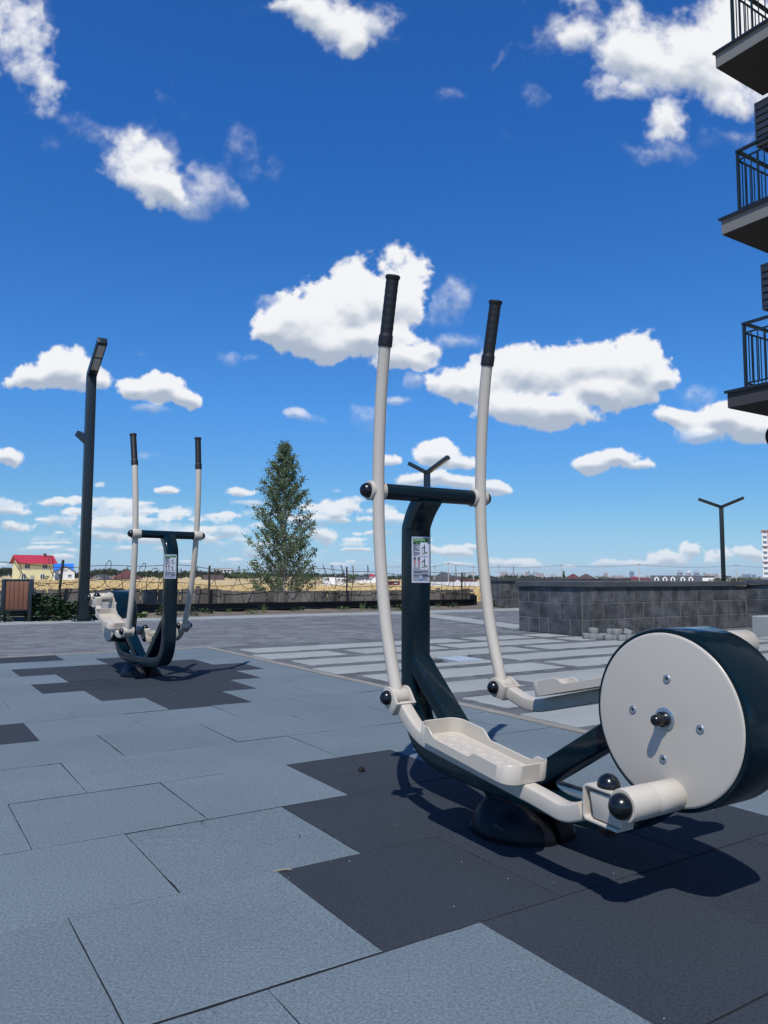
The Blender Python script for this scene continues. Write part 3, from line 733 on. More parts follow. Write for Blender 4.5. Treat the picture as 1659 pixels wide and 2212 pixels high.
        mb = MB(); mb.tube([(x-.030, YC+.018, ZC), (x+.030, YC+.018, ZC)], .0335, 32); mb.build('pivot_sleeve', CR, root, bevel=.002)
        mb = MB(); ball(mb, (s*(W_+.030), YC+.018, ZC), (s, 0, 0), .0262); mb.build('end_cap', BK, root)
        gl = line[cut-1:]; d = (Vector(gl[-1])-Vector(gl[0]))
        mb = MB(); n = 46; gp_ = [Vector(gl[0])+d*(i/n) for i in range(n+1)]
        rs = []
        for i in range(n+1):
            u_ = i/n
            if u_ < .17: r = .0245 if u_ > .015 else .0235
            elif u_ > .975: r = .0262 if u_ < .999 else .0245
            elif u_ > .94: r = .0225+(u_-.94)/.035*.0036
            else: r = .0212+.0008*abs(math.sin(u_*math.pi*9.5))
            rs.append(r)
        mb.tube(gp_, rs, 24); mb.build('grip', M['grip'], hd, angle=60)
        # lower joint: sleeve on the handle, ball caps, yoke on the pedal bar
        J = Vector(hp(HB)); ry, rz_ = jy, jz
        mb = MB(); mb.tube([J-Vector((.027, 0, 0)), J+Vector((.027, 0, 0))], .0275, 28); mb.build('joint_sleeve', CR, hd, bevel=.002)
        # pedal bar: similarity of the drawn bar between its two joints
        j2, r2_ = Vector((J.y, J.z)), Vector((ry, rz_))
        v0, v1 = R0-J0, r2_-j2; k = v1.length/v0.length; ang = math.atan2(v1.y, v1.x)-math.atan2(v0.y, v0.x)
        def tp(p, q=0): w = Vector(rot2(ang, (p[0]-J0.x, p[1]-J0.y))); w = Vector((w[0]*k, w[1]*k)); return Vector((x+q, j2.x+w.x, j2.y+w.y))
        mb = MB(); line2 = round_path([tp(p) for p in [(.305, .340), (.205, .262), (-.30, .203), (-.405, .186), (-.462, .208)]], [.12, .02, .07], 7)
        mb.sweep(line2, rrect(.0205, .0212, .006, 3)); bar = mb.build('pedal_bar', CR, root, angle=45)
        # front yoke: two cheeks and a bent strap
        d_ = (tp((.30, .335))-J).normalized()
        def fy(a, b, xx): return J + d_*a + Vector((1, 0, 0)).cross(d_)*b + Vector((xx, 0, 0))
        for cx in (-1, 1):
            mb = MB(); out = []
            for q in range(70, 291, 20): out.append((math.cos(R_(q))*.0345, math.sin(R_(q))*.0345))
            out += [(.052, -.024), (.052, .024)]
            x0, x1 = cx*.029, cx*.0365
            vs = [fy(a, b, x0) for a, b in out]+[fy(a, b, x1) for a, b in out]; m_ = len(out)
            mb.add(vs, [(i, (i+1) % m_, m_+(i+1) % m_, m_+i) for i in range(m_)]+[tuple(range(m_))[::-1], tuple(range(m_, 2*m_))])
            mb.build('yoke_cheek', CR, bar, bevel=.0018)
            mb = MB(); ball(mb, J+Vector((cx*.036, 0, 0)), (cx, 0, 0), .0232); mb.build('end_cap', BK, bar)
        mb = MB(); vs = []
        for xx in (-.0365, .0365):
            for a, b in ((.044, -.026), (.052, -.026), (.052, .026), (.044, .026)): vs.append(fy(a, b, xx))
        mb.add(vs, [(0,1,2,3)[::-1], (4,5,6,7), (0,1,5,4), (1,2,6,5), (2,3,7,6), (3,0,4,7)]); mb.build('yoke_web', CR, bar, bevel=.0022)
        # rear joint: U strap, pin block, vertical pin balls
        Rj = tp(tuple(R0)); fd = Vector((0, 1, 0)); 
        a_ = (math.atan2(v1.y, v1.x)-math.pi) % (2*math.pi)
        if a_ > math.pi: a_ -= 2*math.pi
        a_ *= .35
        fd = Vector((0, math.cos(a_), math.sin(a_))); ud = Vector((0, -math.sin(a_), math.cos(a_)))
        def rp(xx, a, b): return Rj + Vector((xx, 0, 0)) + fd*a + ud*b
        mb = MB(); out = round_path([Vector((-.052, .038, 0)), Vector((.046, .038, 0)), Vector((.046, -.038, 0)), Vector((-.052, -.038, 0))], .012, 5)
        P3 = [rp(0, q.x, q.y) for q in out]; mb.sweep(P3, rrect(.027, .0032, .0015, 2)); mb.build('rear_yoke', CR, bar, angle=40)
        mb = MB(); vs = []
        for xx in (-.0215, .0215):
            for a, b in ((.034, .026), (-.06, .032), (-.06, -.032), (.020, -.031)): vs.append(rp(xx, a, b))
        mb.add(vs, [(0,1,2,3), (4,5,6,7)[::-1], (0,1,5,4)[::-1], (1,2,6,5)[::-1], (2,3,7,6)[::-1], (3,0,4,7)[::-1]])
        mb.build('pin_block', CR, bar, bevel=.003)
        for cz_ in (-1, 1):
            mb = MB(); ball(mb, rp(0, -.004, cz_*.041), ud*cz_, .0262); mb.build('end_cap', BK, bar)
        # crank tube from the drum
        c0 = Vector((0, Rj.y-.073*math.cos(a_), Rj.z+.024-.073*math.sin(a_)))
        mb = MB()
        mb.lathe([(.034, hw), (.0355, hw+.002), (.0355, .170), (.0345, .1712), (.0345, .1725), (.0362, .174), (.0362, .256), (.0345, .2585), (.029, .2585)], (0, c0.y, c0.z), (s, 0, 0), 36)
        ck = mb.build('crank_tube', CR, root, angle=40)
        mb = MB(); ball(mb, (s*.2575, c0.y, c0.z), (s, 0, 0), .0285); mb.build('end_cap', BK, ck)
        # foot tray
        ax = (tp((-.24, .211))-tp((.05, .249))).normalized(); up = Vector((1, 0, 0)).cross(ax); up = up if up.z > 0 else -up
        o = tp((.128, .262)) + up*.0215
        LT, HWT, rc = .405*k, .076, .040
        out = [Vector((p[0], p[1], 0)) for p in rrect(LT/2, HWT, rc, 6)]
        dense = []
        for i in range(len(out)):
            a, b = out[i], out[(i+1) % len(out)]; m_ = max(1, int((b-a).length/.008))
            for j in range(m_): dense.append(a.lerp(b, j/m_))
        def rim(p):
            uu_ = (p.x+LT/2)/LT           # 0 = front end
            if abs(p.y) < HWT-.003 and (uu_ < .1 or uu_ > .9): return .046
            def sm(a): a = min(max(a, 0), 1); return a*a*(3-2*a)
            o0 = .13 if p.y*s > 0 else .30; o1 = .60 if p.y*s > 0 else .80
            return .046-.023*sm((uu_-o0)/.10)+.016*sm((uu_-o1)/.06)
        mb = MB(); n = len(dense)
        def tw(p, hgt, off=0.0):
            c = Vector((p.x, p.y, 0)); q = p.copy()
            if off:
                sgx = max(-LT/2+rc, min(LT/2-rc, p.x)); sgy = max(-HWT+rc, min(HWT-rc, p.y)); nn = Vector((p.x-sgx, p.y-sgy, 0))
                q = p - nn.normalized()*off
            return o + ax*(q.x+LT/2) + Vector((1, 0, 0))*q.y + up*hgt
        rings = [[tw(p, -.002) for p in dense], [tw(p, rim(p)-.0015) for p in dense], [tw(p, rim(p), .0018) for p in dense], [tw(p, rim(p)-.0015, .0042) for p in dense], [tw(p, .0035, .0048) for p in dense]]
        b0 = len(mb.v)
        for rg in rings: mb.v += rg
        for i in range(4):
            for j in range(n):
                jj = (j+1) % n; f = [b0+i*n+j, b0+i*n+jj, b0+(i+1)*n+jj, b0+(i+1)*n+j]; mb.f.append(f); mb.mi.append(0)
        mb.f.append([b0+j for j in range(n)][::-1]); mb.mi.append(0); mb.f.append([b0+4*n+j for j in range(n)]); mb.mi.append(0)
        tr = mb.build('foot_tray', CR, bar, angle=50)
        # chequer-plate tears on the tray floor
        mb = MB(); 
        for i in range(11):
            for j in range(5):
                cx_, cy_ = .035+i*(LT-.07)/10, -.050+j*.025+(.0125 if i % 2 else 0)
                if abs(cy_) > .058: continue
                aa = R_(38 if (i+j) % 2 else -38)
                vs = []
                for (lx, ly, lz) in ((-.0135, 0, 0), (0, .0036, 0), (.0135, 0, 0), (0, -.0036, 0), (0, 0, .0024)):
                    qx, qy = lx*math.cos(aa)-ly*math.sin(aa), lx*math.sin(aa)+ly*math.cos(aa)
                    vs.append(o+ax*(cx_+qx)+Vector((1, 0, 0))*(cy_+qy)+up*(.0034+lz))
                mb.add(vs, [(0,1,4), (1,2,4), (2,3,4), (3,0,4)])
        mb.build('grip_studs', CR, tr, angle=60)
    if st_back: sticker(root, .5215, -1)
    if st_front: sticker(root, .5905, 1, zt=.898, zb=.730, x0=-.027, x1=.060)
    root.location = loc; root.rotation_euler = (0, 0, rz-math.pi/2)
    return root
trainer(0.0, .0109, 0, (-.525, .235), (-.497, .548), 'large near elliptical trainer with its cream drum towards the camera, on the near charcoal patch', (.4143, 2.3503, 0), 2.1359, False, True)
trainer(-.1039, .0341, 0, (-.585, .270), (-.425, .545), 'smaller distant elliptical trainer beside the tall lamp post, on the far charcoal patch', (-1.8288, 5.8827, 0), -.9418, True, False)

# ------------------------------------------------------------------ things on the square
def at(tx, y, z=0.0): return Vector((tx*y, y, z))
def on_line(tx, b):                     # point with bearing slope tx on the grid line E2 = b
    y = b/(math.cos(TH)-math.sin(TH)*tx); return Vector((tx*y, y, 0))
def grid_rot(extra=0.0): return TH+extra

# tall lamp posts
def lamp(loc, rz, label, h=4.13, w=.078, arms=((1, .62, .34),), low=False, zb=0.0, group='park lamp posts'):
    root = empty('lamp_post', (0, 0, 0)); tag(root, label, 'lamp post', group)
    A = M['anthr']; k_ = w/.066
    mb = MB(); mb.prism([(-w, zb), (w, zb), (w*.92, h), (-w*.92, h)], -w, w, 'x'); mb.build('pole', A, root, bevel=.006)
    mb = MB(); mb.box((-.16, -.16, zb), (.16, .16, zb+.012)); 
    bp = mb.build('base_plate', A, root, bevel=.003)
    for q in range(4):
        mb = MB(); a = R_(90*q); X = Matrix.Rotation(a, 4, 'Z'); t_ = [X @ Vector(v) for v in ((.067, -.004, zb+.012), (.145, -.004, zb+.012), (.067, -.004, zb+.16), (.067, .004, zb+.012), (.145, .004, zb+.012), (.067, .004, zb+.16))]
        mb.add(t_, [(0, 1, 2), (5, 4, 3), (0, 3, 4, 1), (1, 4, 5, 2), (2, 5, 3, 0)]); mb.build('gusset', A, bp, smooth=False)
        mb = MB(); mb.lathe([(.012, 0), (.012, .018), (.004, .024)], X @ Vector((.125, .125, zb+.012)), (0, 0, 1), 6); mb.build('anchor_nut', M['zinc'], bp, smooth=False)
    for sg, run, rise in arms:
        L_ = math.hypot(run, rise); an = math.atan2(rise, run)
        # arm in the local xz plane, a box that leans up and out
        mb = MB(); hw, hh = .064*k_, .046*k_
        X = Matrix.Translation((0, 0, h-.02)) @ (Matrix.Rotation(math.pi, 4, 'Z') if sg < 0 else Matrix.Identity(4)) @ Matrix.Rotation(-an, 4, 'Y')
        mb.box((-.035, -hw, -hh), (L_, hw, hh), X); arm = mb.build('arm', A, root, bevel=.005)
        for k in range(2):
            mb = MB(); x0 = L_*.24+k*L_*.36; mb.box((x0, -hw*.72, -hh-.004), (x0+L_*.32, hw*.72, -hh+.004), X); mb.build('lamp_lens', M['lens'], arm, bevel=.002)
    if low:
        X = Matrix.Translation((0, 0, low)) @ Matrix.Rotation(math.pi+R_(38), 4, 'Z') @ Matrix.Rotation(-R_(38), 4, 'Y')
        mb = MB(); mb.box((.03, -.055, -.05), (.30, .055, .05), X); mb.build('side_bracket', A, root, bevel=.004)
    root.location = loc; root.rotation_euler = (0, 0, rz); return root
lamp(Vector((-4.99, 12.86, 0)), R_(-58), 'tall nearest lamp post with one raised lit arm, behind the far trainer', h=4.17, arms=((1, .80, .40),), low=2.98)
lamp(Vector((1.40, 24.9, 0)), R_(-33), 'distant two-armed lamp post seen just above the near trainer crossbar', h=4.15, arms=((1, .80, .46), (-1, .68, .36)), zb=-.7, w=.085)
lamp(Vector((16.2, 36.8, 0)), R_(-22), 'distant two-armed lamp post rising behind the dark stone wall', h=4.15, arms=((1, 1.0, .42), (-1, 1.0, .42)), zb=-.7, w=.10)

# litter bin of brown slats in a steel frame
root = empty('litter_bin'); tag(root, 'litter bin with five brown upright slats in a dark steel frame, by the path edge', 'litter bin')
w, H_ = .200, .69
for s in (-1, 1):
    mb = MB(); mb.box((s*w-.027, -.20, 0), (s*w+.027, -.15, H_)); mb.box((s*w-.027, .15, 0), (s*w+.027, .20, H_)); mb.box((s*w-.027, -.15, H_-.045), (s*w+.027, .15, H_)); mb.box((s*w-.024, -.15, .10), (s*w+.024, .15, .125))
    mb.build('side_frame', M['anthr'], root, bevel=.003)
    mb = MB(); mb.lathe([(.02, 0), (.02, .012), (.008, .016)], (s*(w-.06), -.175, 0), (0, 0, 1), 12); mb.build('anchor_foot', M['zincdark'], root)
mb = MB(); mb.box((-w+.03, -.178, H_-.035), (w-.03, -.150, H_)); mb.box((-w+.03, -.178, .175), (w-.03, -.150, .195)); mb.box((-w+.03, .15, H_-.035), (w-.03, .178, H_)); mb.build('cross_rail', M['anthr'], root, bevel=.002)
for fy_ in (-.176, .158):
    for i in range(5):
        x0 = -w+.032+i*.0675; mb = MB(); mb.box((x0, fy_, .198), (x0+.0640, fy_+.018, H_-.038)); mb.build('slat', M['wood'], root, bevel=.003)
mb = MB()
mb.box((-w+.04, -.145, .19), (w-.04, .145, .60)); mb.build('bin_liner', M['zincdark'], root, bevel=.01)
root.location = Vector((-6.02, 12.72, 0)); root.rotation_euler = (0, 0, R_(21))

# dark stone block walls
def block_face(mb, mo, p0, d, n, L_, rows, rh, seed, z0=0.0, cut=()):
    """stone blocks with recessed mortar along a wall face; p0 start, d unit direction, n outward normal"""
    rg = random.Random(seed)
    mo.append((p0, d, n, L_, z0, rows*rh))
    for r in range(rows):
        x = 0.0; first = True
        while x < L_-.01:
            ln = .395 if not first else (.395 if r % 2 else .20)
            if rg.random() < .16 and not first: ln = rg.choice((.10, .20, .17))
            first = False
            x1 = min(x+ln, L_); g = .0065; pr = rg.uniform(.0, .002); ch = .002
            def P(u, h, o): return p0 + d*u + n*o + Vector((0, 0, z0+h))
            a, b, c, e = x+g, x1-g, r*rh+g, (r+1)*rh-g
            if b-a > .02:
                o_ = .0035+pr
                vs = [P(a, c, -.02), P(b, c, -.02), P(b, e, -.02), P(a, e, -.02), P(a, c, o_-ch), P(b, c, o_-ch), P(b, e, o_-ch), P(a, e, o_-ch), P(a+ch, c+ch, o_), P(b-ch, c+ch, o_), P(b-ch, e-ch, o_), P(a+ch, e-ch, o_)]
                fs = [(8, 9, 10, 11)]
                for i in range(4):
                    j = (i+1) % 4; fs += [(i, j, 4+j, 4+i), (4+i, 4+j, 8+j, 8+i)]
                mb.add(vs, fs)
            x = x1
def wall(name_label, a0, b0, a1, b1, rows, rh, cap, faces, seed, base=-.03, ov=.035, caph=.075):
    """box wall on the grid between (a0,b0)-(a1,b1)"""
    root = empty('stone_wall', gp(a0, b0)); tag(root, name_label, 'wall', 'dark stone block walls')
    off = gp(a0, b0); H = rows*rh
    mb = MB(); vs = [gp(a, b, z)-off for z in (base, H) for a, b in ((a0, b0), (a1, b0), (a1, b1), (a0, b1))]
    mb.add(vs, [(4,5,6,7),(0,1,5,4),(1,2,6,5),(2,3,7,6),(3,0,4,7)]); mb.build('mortar_core', M['mortar'], root, smooth=False)
    mb = MB(); dump = []
    if 's' in faces: block_face(mb, dump, gp(a0, b0)-off, E1, -E2, a1-a0, rows, rh, seed)
    if 'w' in faces: block_face(mb, dump, gp(a0, b1)-off, -E2, -E1, b1-b0, rows, rh, seed+1)
    if 'n' in faces: block_face(mb, dump, gp(a1, b1)-off, -E1, E2, a1-a0, rows, rh, seed+2)
    if 'e' in faces: block_face(mb, dump, gp(a1, b0)-off, E2, E1, b1-b0, rows, rh, seed+3)
    mb.build('stone_blocks', M['stone'], root, smooth=False)
    if cap:
        mb = MB(); rg = random.Random(seed+9); ax_ = (a1-a0) >= (b1-b0); x = 0; Ltot = (a1-a0) if ax_ else (b1-b0)
        while x < Ltot-.02:
            x1 = min(x+.80, Ltot); dz = rg.uniform(-.003, .003)
            e0 = -ov if x == 0 else .0015; e1_ = ov if x1 >= Ltot-.001 else -.0015
            if ax_: A0_, B0_, A1_, B1_ = a0+x+e0, b0-ov, a0+x1+e1_, b1+ov
            else: A0_, B0_, A1_, B1_ = a0-ov, b0+x+e0, a1+ov, b0+x1+e1_
            ch = .008
            vs = [gp(a, b, H+.004)-off for a, b in ((A0_, B0_), (A1_, B0_), (A1_, B1_), (A0_, B1_))] + [gp(a, b, H+caph-ch+dz)-off for a, b in ((A0_, B0_), (A1_, B0_), (A1_, B1_), (A0_, B1_))] + \
                 [gp(a, b, H+caph+dz)-off for a, b in ((A0_+ch, B0_+ch), (A1_-ch, B0_+ch), (A1_-ch, B1_-ch), (A0_+ch, B1_-ch))]
            fs = [(8, 9, 10, 11), (3, 2, 1, 0)]
            for i in range(4):
                j = (i+1) % 4; fs += [(i, j, 4+j, 4+i), (4+i, 4+j, 8+j, 8+i)]
            mb.add(vs, fs); x = x1
        mb.build('coping', M['coping'], root, smooth=False)
    return root
wall('long low dark stone block wall with coping, its corner above the loose paving blocks', 7.47, 6.93, 11.05, 8.10, 3, .207, True, 'swn', 21)
wall('short dark stone wall standing further back, where the black beam ends', 12.35, 14.05, 17.0, 14.6, 3, .215, True, 'swn', 44)
wall('nearer dark stone pier with a rough cap at the right edge of the square', 11.04, 5.9, 12.6, 6.925, 3, .215, True, 'swn', 61)
# low concrete bench block by the pier
mb = MB(); gbox(mb, 9.45, 5.05, 12.0, 5.86, -.03, .26, ch=.012); o = mb.build('concrete_bench', M['concrete'], smooth=False); tag(o, 'low pale concrete bench block in front of the stone pier', 'bench')
mb = MB(); gbox(mb, 10.1, 4.62, 12.0, 5.0, .20, .245, ch=.004)
for a in (10.15, 11.0): gbox(mb, a, 4.66, a+.06, 4.96, -.02, .199, ch=.003)
o = mb.build('timber_seat', M['wood'], smooth=False); tag(o, 'low brown timber seat beside the concrete bench block', 'bench')

# loose paving blocks by the wall corner
base = Vector((2.50, 9.50, 0)); sx = Vector((.325, -.245, 0)).normalized(); sy = Vector((.6, .8, 0))
blks = [(-.02, .02, 0, 10, .0), (.075, -.02, 0, -20, .0), (.17, .0, 0, 60, .0), (.265, -.035, 0, 5, .0), (.36, .01, 0, -35, .0), (.43, -.03, 0, 12, 0), (.50, .06, 0, 80, 0), (.17, .11, 0, 20, 0), (.30, .12, 0, -5, 0), (.58, .02, 0, 30, 0),
        (.055, .03, .064, 14, .10), (.27, .05, .062, -12, 0), (.345, .02, .064, 30, .0), (.335, .10, .062, 4, .0), (.46, .08, .063, 65, .32)]
mb = MB(); out = [(-.05, -.035), (-.03, -.05), (.03, -.05), (.05, -.035), (.05, .035), (.03, .05), (-.03, .05), (-.05, .035)]
mb.prism(out, 0, .062, 'z'); proto = mb.build('paving_block', mat('new_grey_paving_block', (.22, .225, .22), .9, var=.2, vscale=30, bump=.3, bscale=200), bevel=.003)
for i, (u_, v_, z_, q, tl) in enumerate(blks):
    o = proto if i == 0 else proto.copy()
    if i: C.objects.link(o)
    o.location = base + sx*u_ + sy*v_ + Vector((0, 0, z_+.003)); o.rotation_euler = (tl, tl*.5, R_(q))
    top = z_ > 0
    tag(o, 'loose grey paving block lying on top of the small pile by the stone wall corner' if top else 'loose grey paving block on the ground in the small pile by the wall', 'paving block', 'loose paving blocks on top of the pile' if top else 'loose paving blocks at the bottom of the pile')

# long black steel beam on the ground behind the path
root = empty('steel_beam', gp(-6, 15.0)); tag(root, 'long black steel beam lying along the foot of the board fence', 'beam')
mb = MB()
def seg(a0, a1, b0, b1, z0, z1): 
    off = gp(-6, 15.0); vs = [gp(a, b, z)-off for z in (z0, z1) for a, b in ((a0, b0), (a1, b0), (a1, b1), (a0, b1))]
    mb.add(vs, [(3,2,1,0),(4,5,6,7),(0,1,5,4),(1,2,6,5),(2,3,7,6),(3,0,4,7)])
seg(-22, 12.3, 15.00, 15.02, .085, .190); seg(-22, 12.3, 14.93, 15.10, .190, .202); seg(-22, 12.3, 14.90, 15.12, .072, .084); seg(-22, 12.3, 15.03, 15.06, -.02, .071)
mb.build('web_and_flanges', M['steel'], root, smooth=False)
mb = MB()
for a in (-3.6, .9, 3.9, 6.35, 9.8): seg(a, a+.55, 14.94, 15.09, .203, .219)
mb.build('top_plate', M['steel'], root, smooth=False)
mb = MB(); seg(12.31, 12.33, 14.88, 15.13, .06, .30); mb.build('end_plate', M['steel'], root, smooth=False)

# weathered board fence
root = empty('board_fence', gp(-6, 15.3)); tag(root, 'weathered grey board fence with uneven tops behind the black beam', 'fence')
mb = MB(); rg = random.Random(12); off = gp(-6, 15.3); a = -20.0
while a < 12.6:
    wv = rg.choice((.10, .12, .15, .17, .20)); top = .515 + rg.uniform(-.025, .025) + (.08 if rg.random() < .08 else 0) - max(0, a-2)*.015
    dz = rg.uniform(-.02, .02); dy = rg.uniform(-.012, .012); ln = rg.uniform(-.012, .012)
    vs = [gp(p, q, z)-off for z in (-.5,) for p, q in ((a, 15.30+dy), (a+wv, 15.30+dy), (a+wv, 15.325+dy), (a, 15.325+dy))] + \
         [gp(a+ln, 15.30+dy, top)-off, gp(a+wv+ln, 15.30+dy, top+dz)-off, gp(a+wv+ln, 15.325+dy, top+dz)-off, gp(a+ln, 15.325+dy, top)-off]
    mb.add(vs, [(4,5,6,7),(0,1,5,4),(1,2,6,5),(2,3,7,6),(3,0,4,7)]); a += wv+rg.uniform(.002, .010)
mb.build('boards', M['oldwood'], root, smooth=False)
mb = MB()
for z in (.20, .36): 
    vs = [gp(p, q, zz)-off for zz in (z, z+.07) for p, q in ((-20, 15.345), (12.6, 15.345), (12.6, 15.385), (-20, 15.385))]; mb.add(vs, [(3,2,1,0),(4,5,6,7),(0,1,5,4),(1,2,6,5),(2,3,7,6),(3,0,4,7)])
mb.build('rail', M['oldwood'], root, smooth=False)
# pale sheet panel of the fence at the far left
mb = MB(); p0 = on_line(-.52, 15.1); 
for i in range(9):
    a = -6.9+i*.085; vs = [gp(a, 15.14, -.1), gp(a+.04, 15.12, -.1), gp(a+.085, 15.14, -.1), gp(a, 15.14, .60), gp(a+.04, 15.12, .60), gp(a+.085, 15.14, .60)]
    mb.add(vs, [(0, 1, 4, 3), (1, 2, 5, 4)])
    mb.add([v+E2*.004 for v in vs], [(3, 4, 1, 0), (4, 5, 2, 1)])
tag(mb.build('corrugated_sheet', mat('galvanised_sheet', (.30, .33, .36), .45, metal=.4, var=.2), smooth=False), 'pale corrugated metal sheet standing left of the litter bin', 'metal sheet')

# thin posts and the coil of barbed wire
for i, (tx, zt, lean, lab) in enumerate(((-.424, 1.04, .11, 'leaning thin dark post just right of the litter bin'), (-.226, .96, .0, 'thin dark upright post right of the far trainer, carrying barbed wire'),
                         (-.048, .97, .0, 'thin dark upright post right of the birch, carrying barbed wire'), (.101, .86, .0, 'thin dark upright post beside the near trainer post, carrying barbed wire'))):
    p = on_line(tx, 15.2); mb = MB(); mb.prism([(-.018, -.3), (.018, -.3), (.018+lean, zt), (-.018+lean, zt)], -.018, .018, 'y')
    o = mb.build('wire_post', M['rustpost']); o.location = p; o.rotation_euler = (0, 0, 0); tag(o, lab, 'post', 'thin posts carrying the barbed wire')
mb = MB(); rg = random.Random(5); a = -3.2; pts = []; k = 0
while a < 12.4:
    q = k*2*math.pi/14; r = .25+.05*math.sin(k*.23)+rg.uniform(-.012, .012)
    zc = .80-.012*max(0, a) + .07*math.sin(a*.9)+(.12*math.exp(-((a+2.0)/1.2)**2))
    pts.append(gp(a + .20*math.cos(q+.6*math.sin(a)), 15.25+math.cos(q)*r*.8, zc+math.sin(q)*r)); a += .027+.012*math.sin(k*.041); k += 1
mb.tube(pts, .0068, 4, caps=False)
for i in range(0, len(pts)-1, 2):
    p = pts[i]; d = Vector((rg.uniform(-1, 1), rg.uniform(-1, 1), rg.uniform(-1, 1))).normalized()*.017
    s_ = d.cross(Vector((0, 0, 1))).normalized()*.0035; mb.add([p-d, p+s_, p+d, p-s_], [(0, 1, 2, 3)])
tag(mb.build('barbed_wire_coil', M['rust'], smooth=False), 'rusty coiled barbed wire running above the board fence', 'barbed wire')
mb = MB()
for zo, ph in ((.93, 0), (.62, 1.3)):
    pts = []
    for i in range(70):
        a = -4+i*.24; pts.append(gp(a, 15.2, zo+.06-.014*max(a, 0)+.035*math.sin(a*1.7+ph)+.02*math.sin(a*4.1)))
    mb.tube(pts, .006, 4, caps=False)
tag(mb.build('barbed_wire_strand', M['rust'], smooth=False), 'thin sagging rusty wire strands strung between the posts', 'wire')

# weeds along the beam and by the bin
LEAF = [mat('weed_leaf_dark', (.030, .070, .018), .6, var=.3, vscale=9, island=.35), mat('weed_leaf_light', (.10, .155, .045), .6, var=.3, vscale=9, island=.35), mat('weed_leaf_silvery', (.13, .165, .115), .65, var=.2, vscale=9, island=.3)]
def weed(loc, h, r, n, kind, seed, mi=0, name='weed'):
    rg = random.Random(seed); mb = MB()
    for i in range(n):
        az = rg.uniform(0, 2*math.pi); rr_ = r*math.sqrt(rg.random()); b = Vector((math.cos(az)*rr_*.5, math.sin(az)*rr_*.5, 0))
        if kind == 'grass':
            L_ = h*rg.uniform(.5, 1.1); w = .004; out = Vector((math.cos(az), math.sin(az), 0))*L_*rg.uniform(.15, .6); sd = Vector((-math.sin(az), math.cos(az), 0))*w
            m_ = b+out*.35+Vector((0, 0, L_*.6)); e = b+out+Vector((0, 0, L_*rg.uniform(.7, 1)))
            mb.add([b-sd, b+sd, m_+sd*.8, m_-sd*.8, e], [(0, 1, 2, 3), (3, 2, 4)])
        else:
            zb_ = h*rg.uniform(.02, .85) if kind == 'bush' else .01
            L_ = (.10 if kind == 'bush' else .16)*rg.uniform(.6, 1.3)*(h/.3)**.5; w = L_*rg.uniform(.16, .28)
            sh = 1-.6*(zb_/h) if kind == 'bush' else 1
            b = Vector((math.cos(az)*rr_*sh, math.sin(az)*rr_*sh, zb_)); az2 = az+rg.uniform(-1, 1); o_ = Vector((math.cos(az2), math.sin(az2), rg.uniform(-.1, .9))).normalized()*L_
            sd = Vector((-math.sin(az2), math.cos(az2), rg.uniform(-.4, .4))).normalized()*w
            e = b+o_+Vector((0, 0, -L_*.25)); m_ = b+o_*.5+Vector((0, 0, L_*.05))
            mb.add([b, m_+sd*.9, e, m_-sd*.9, b+o_*.25+sd*.55, b+o_*.25-sd*.55], [(0, 4, 1, 2), (0, 2, 3, 5)])
    if kind == 'bush':
        for i in range(max(3, n//40)):
            az = rg.uniform(0, 6.28); e = Vector((math.cos(az)*r*.5, math.sin(az)*r*.5, h*rg.uniform(.6, 1.05))); mb.tube([Vector((0, 0, 0)), e*.5+Vector((0, 0, .02)), e], [.004, .003, .0015], 4, caps=False)
    o = mb.build(name, LEAF[mi], smooth=False); o.location = loc; return o
weeds = [(-.345, 14.0, .48, .36, 420, 'bush', 0, 'tall dark leafy weed right behind the litter bin'), (-.315, 14.25, .34, .30, 300, 'bush', 0, 'dark leafy weed between the bin and the lamp post'),
         (-.272, 14.0, .20, .26, 240, 'rosette', 2, 'silvery drooping plant in front of the taller weeds by the lamp post'), (-.242, 14.25, .40, .25, 190, 'rosette', 1, 'thistle-like plant with long pointed leaves left of the lamp post'),
         (-.405, 13.95, .22, .22, 150, 'bush', 2, 'small pale shrub showing under the litter bin'), (-.19, 14.3, .24, .22, 160, 'bush', 0, 'small dark weed right of the lamp post foot')]
for i, (tx, b, h, r, n, kd, mi, lab) in enumerate(weeds):
    o = weed(on_line(tx-.09, b), h, r, n, kd, 100+i, mi); tag(o, lab, 'plant', 'weeds along the steel beam')
gl = [(-.155, .34, 'grass', 1), (-.115, .16, 'bush', 0), (-.06, .13, 'bush', 1), (-.03, .30, 'grass', 1), (-.235, .14, 'bush', 0), (-.20, .16, 'grass', 1), (-.175, .12, 'bush', 1), (-.02+.0, .15, 'bush', 0), (.005, .20, 'grass', 1), (.015, .16, 'bush', 1), (.07, .24, 'grass', 1), (.085, .18, 'bush', 0), (.13, .25, 'bush', 0), (.145, .2, 'bush', 0), (-.28, .3, 'grass', 0), (-.26, .18, 'bush', 0)]
where = ['left of', 'right of', 'just behind', 'at the foot of']
for i, (tx, h, kd, mi) in enumerate(gl):
    o = weed(on_line(tx+.004*i % .01, 14.55 if i % 3 else 14.3), h*.9, .16 if kd == 'bush' else .10, 70 if kd == 'bush' else 26, kd, 300+i, mi, 'grass_tuft' if kd == 'grass' else 'weed')
    tag(o, 'small tuft of thin green grass at the foot of the black steel beam' if kd == 'grass' else 'small leafy weed at the foot of the black steel beam', 'grass tuft' if kd == 'grass' else 'plant', 'grass tufts along the steel beam' if kd == 'grass' else 'small weeds along the steel beam')
mb = MB(); rg = random.Random(3)
for i in range(6): mb.add([Vector((rg.uniform(-.04, .04), rg.uniform(-.03, .03), rg.uniform(0, .1))) for _ in range(4)], [(0, 1, 2, 3)])
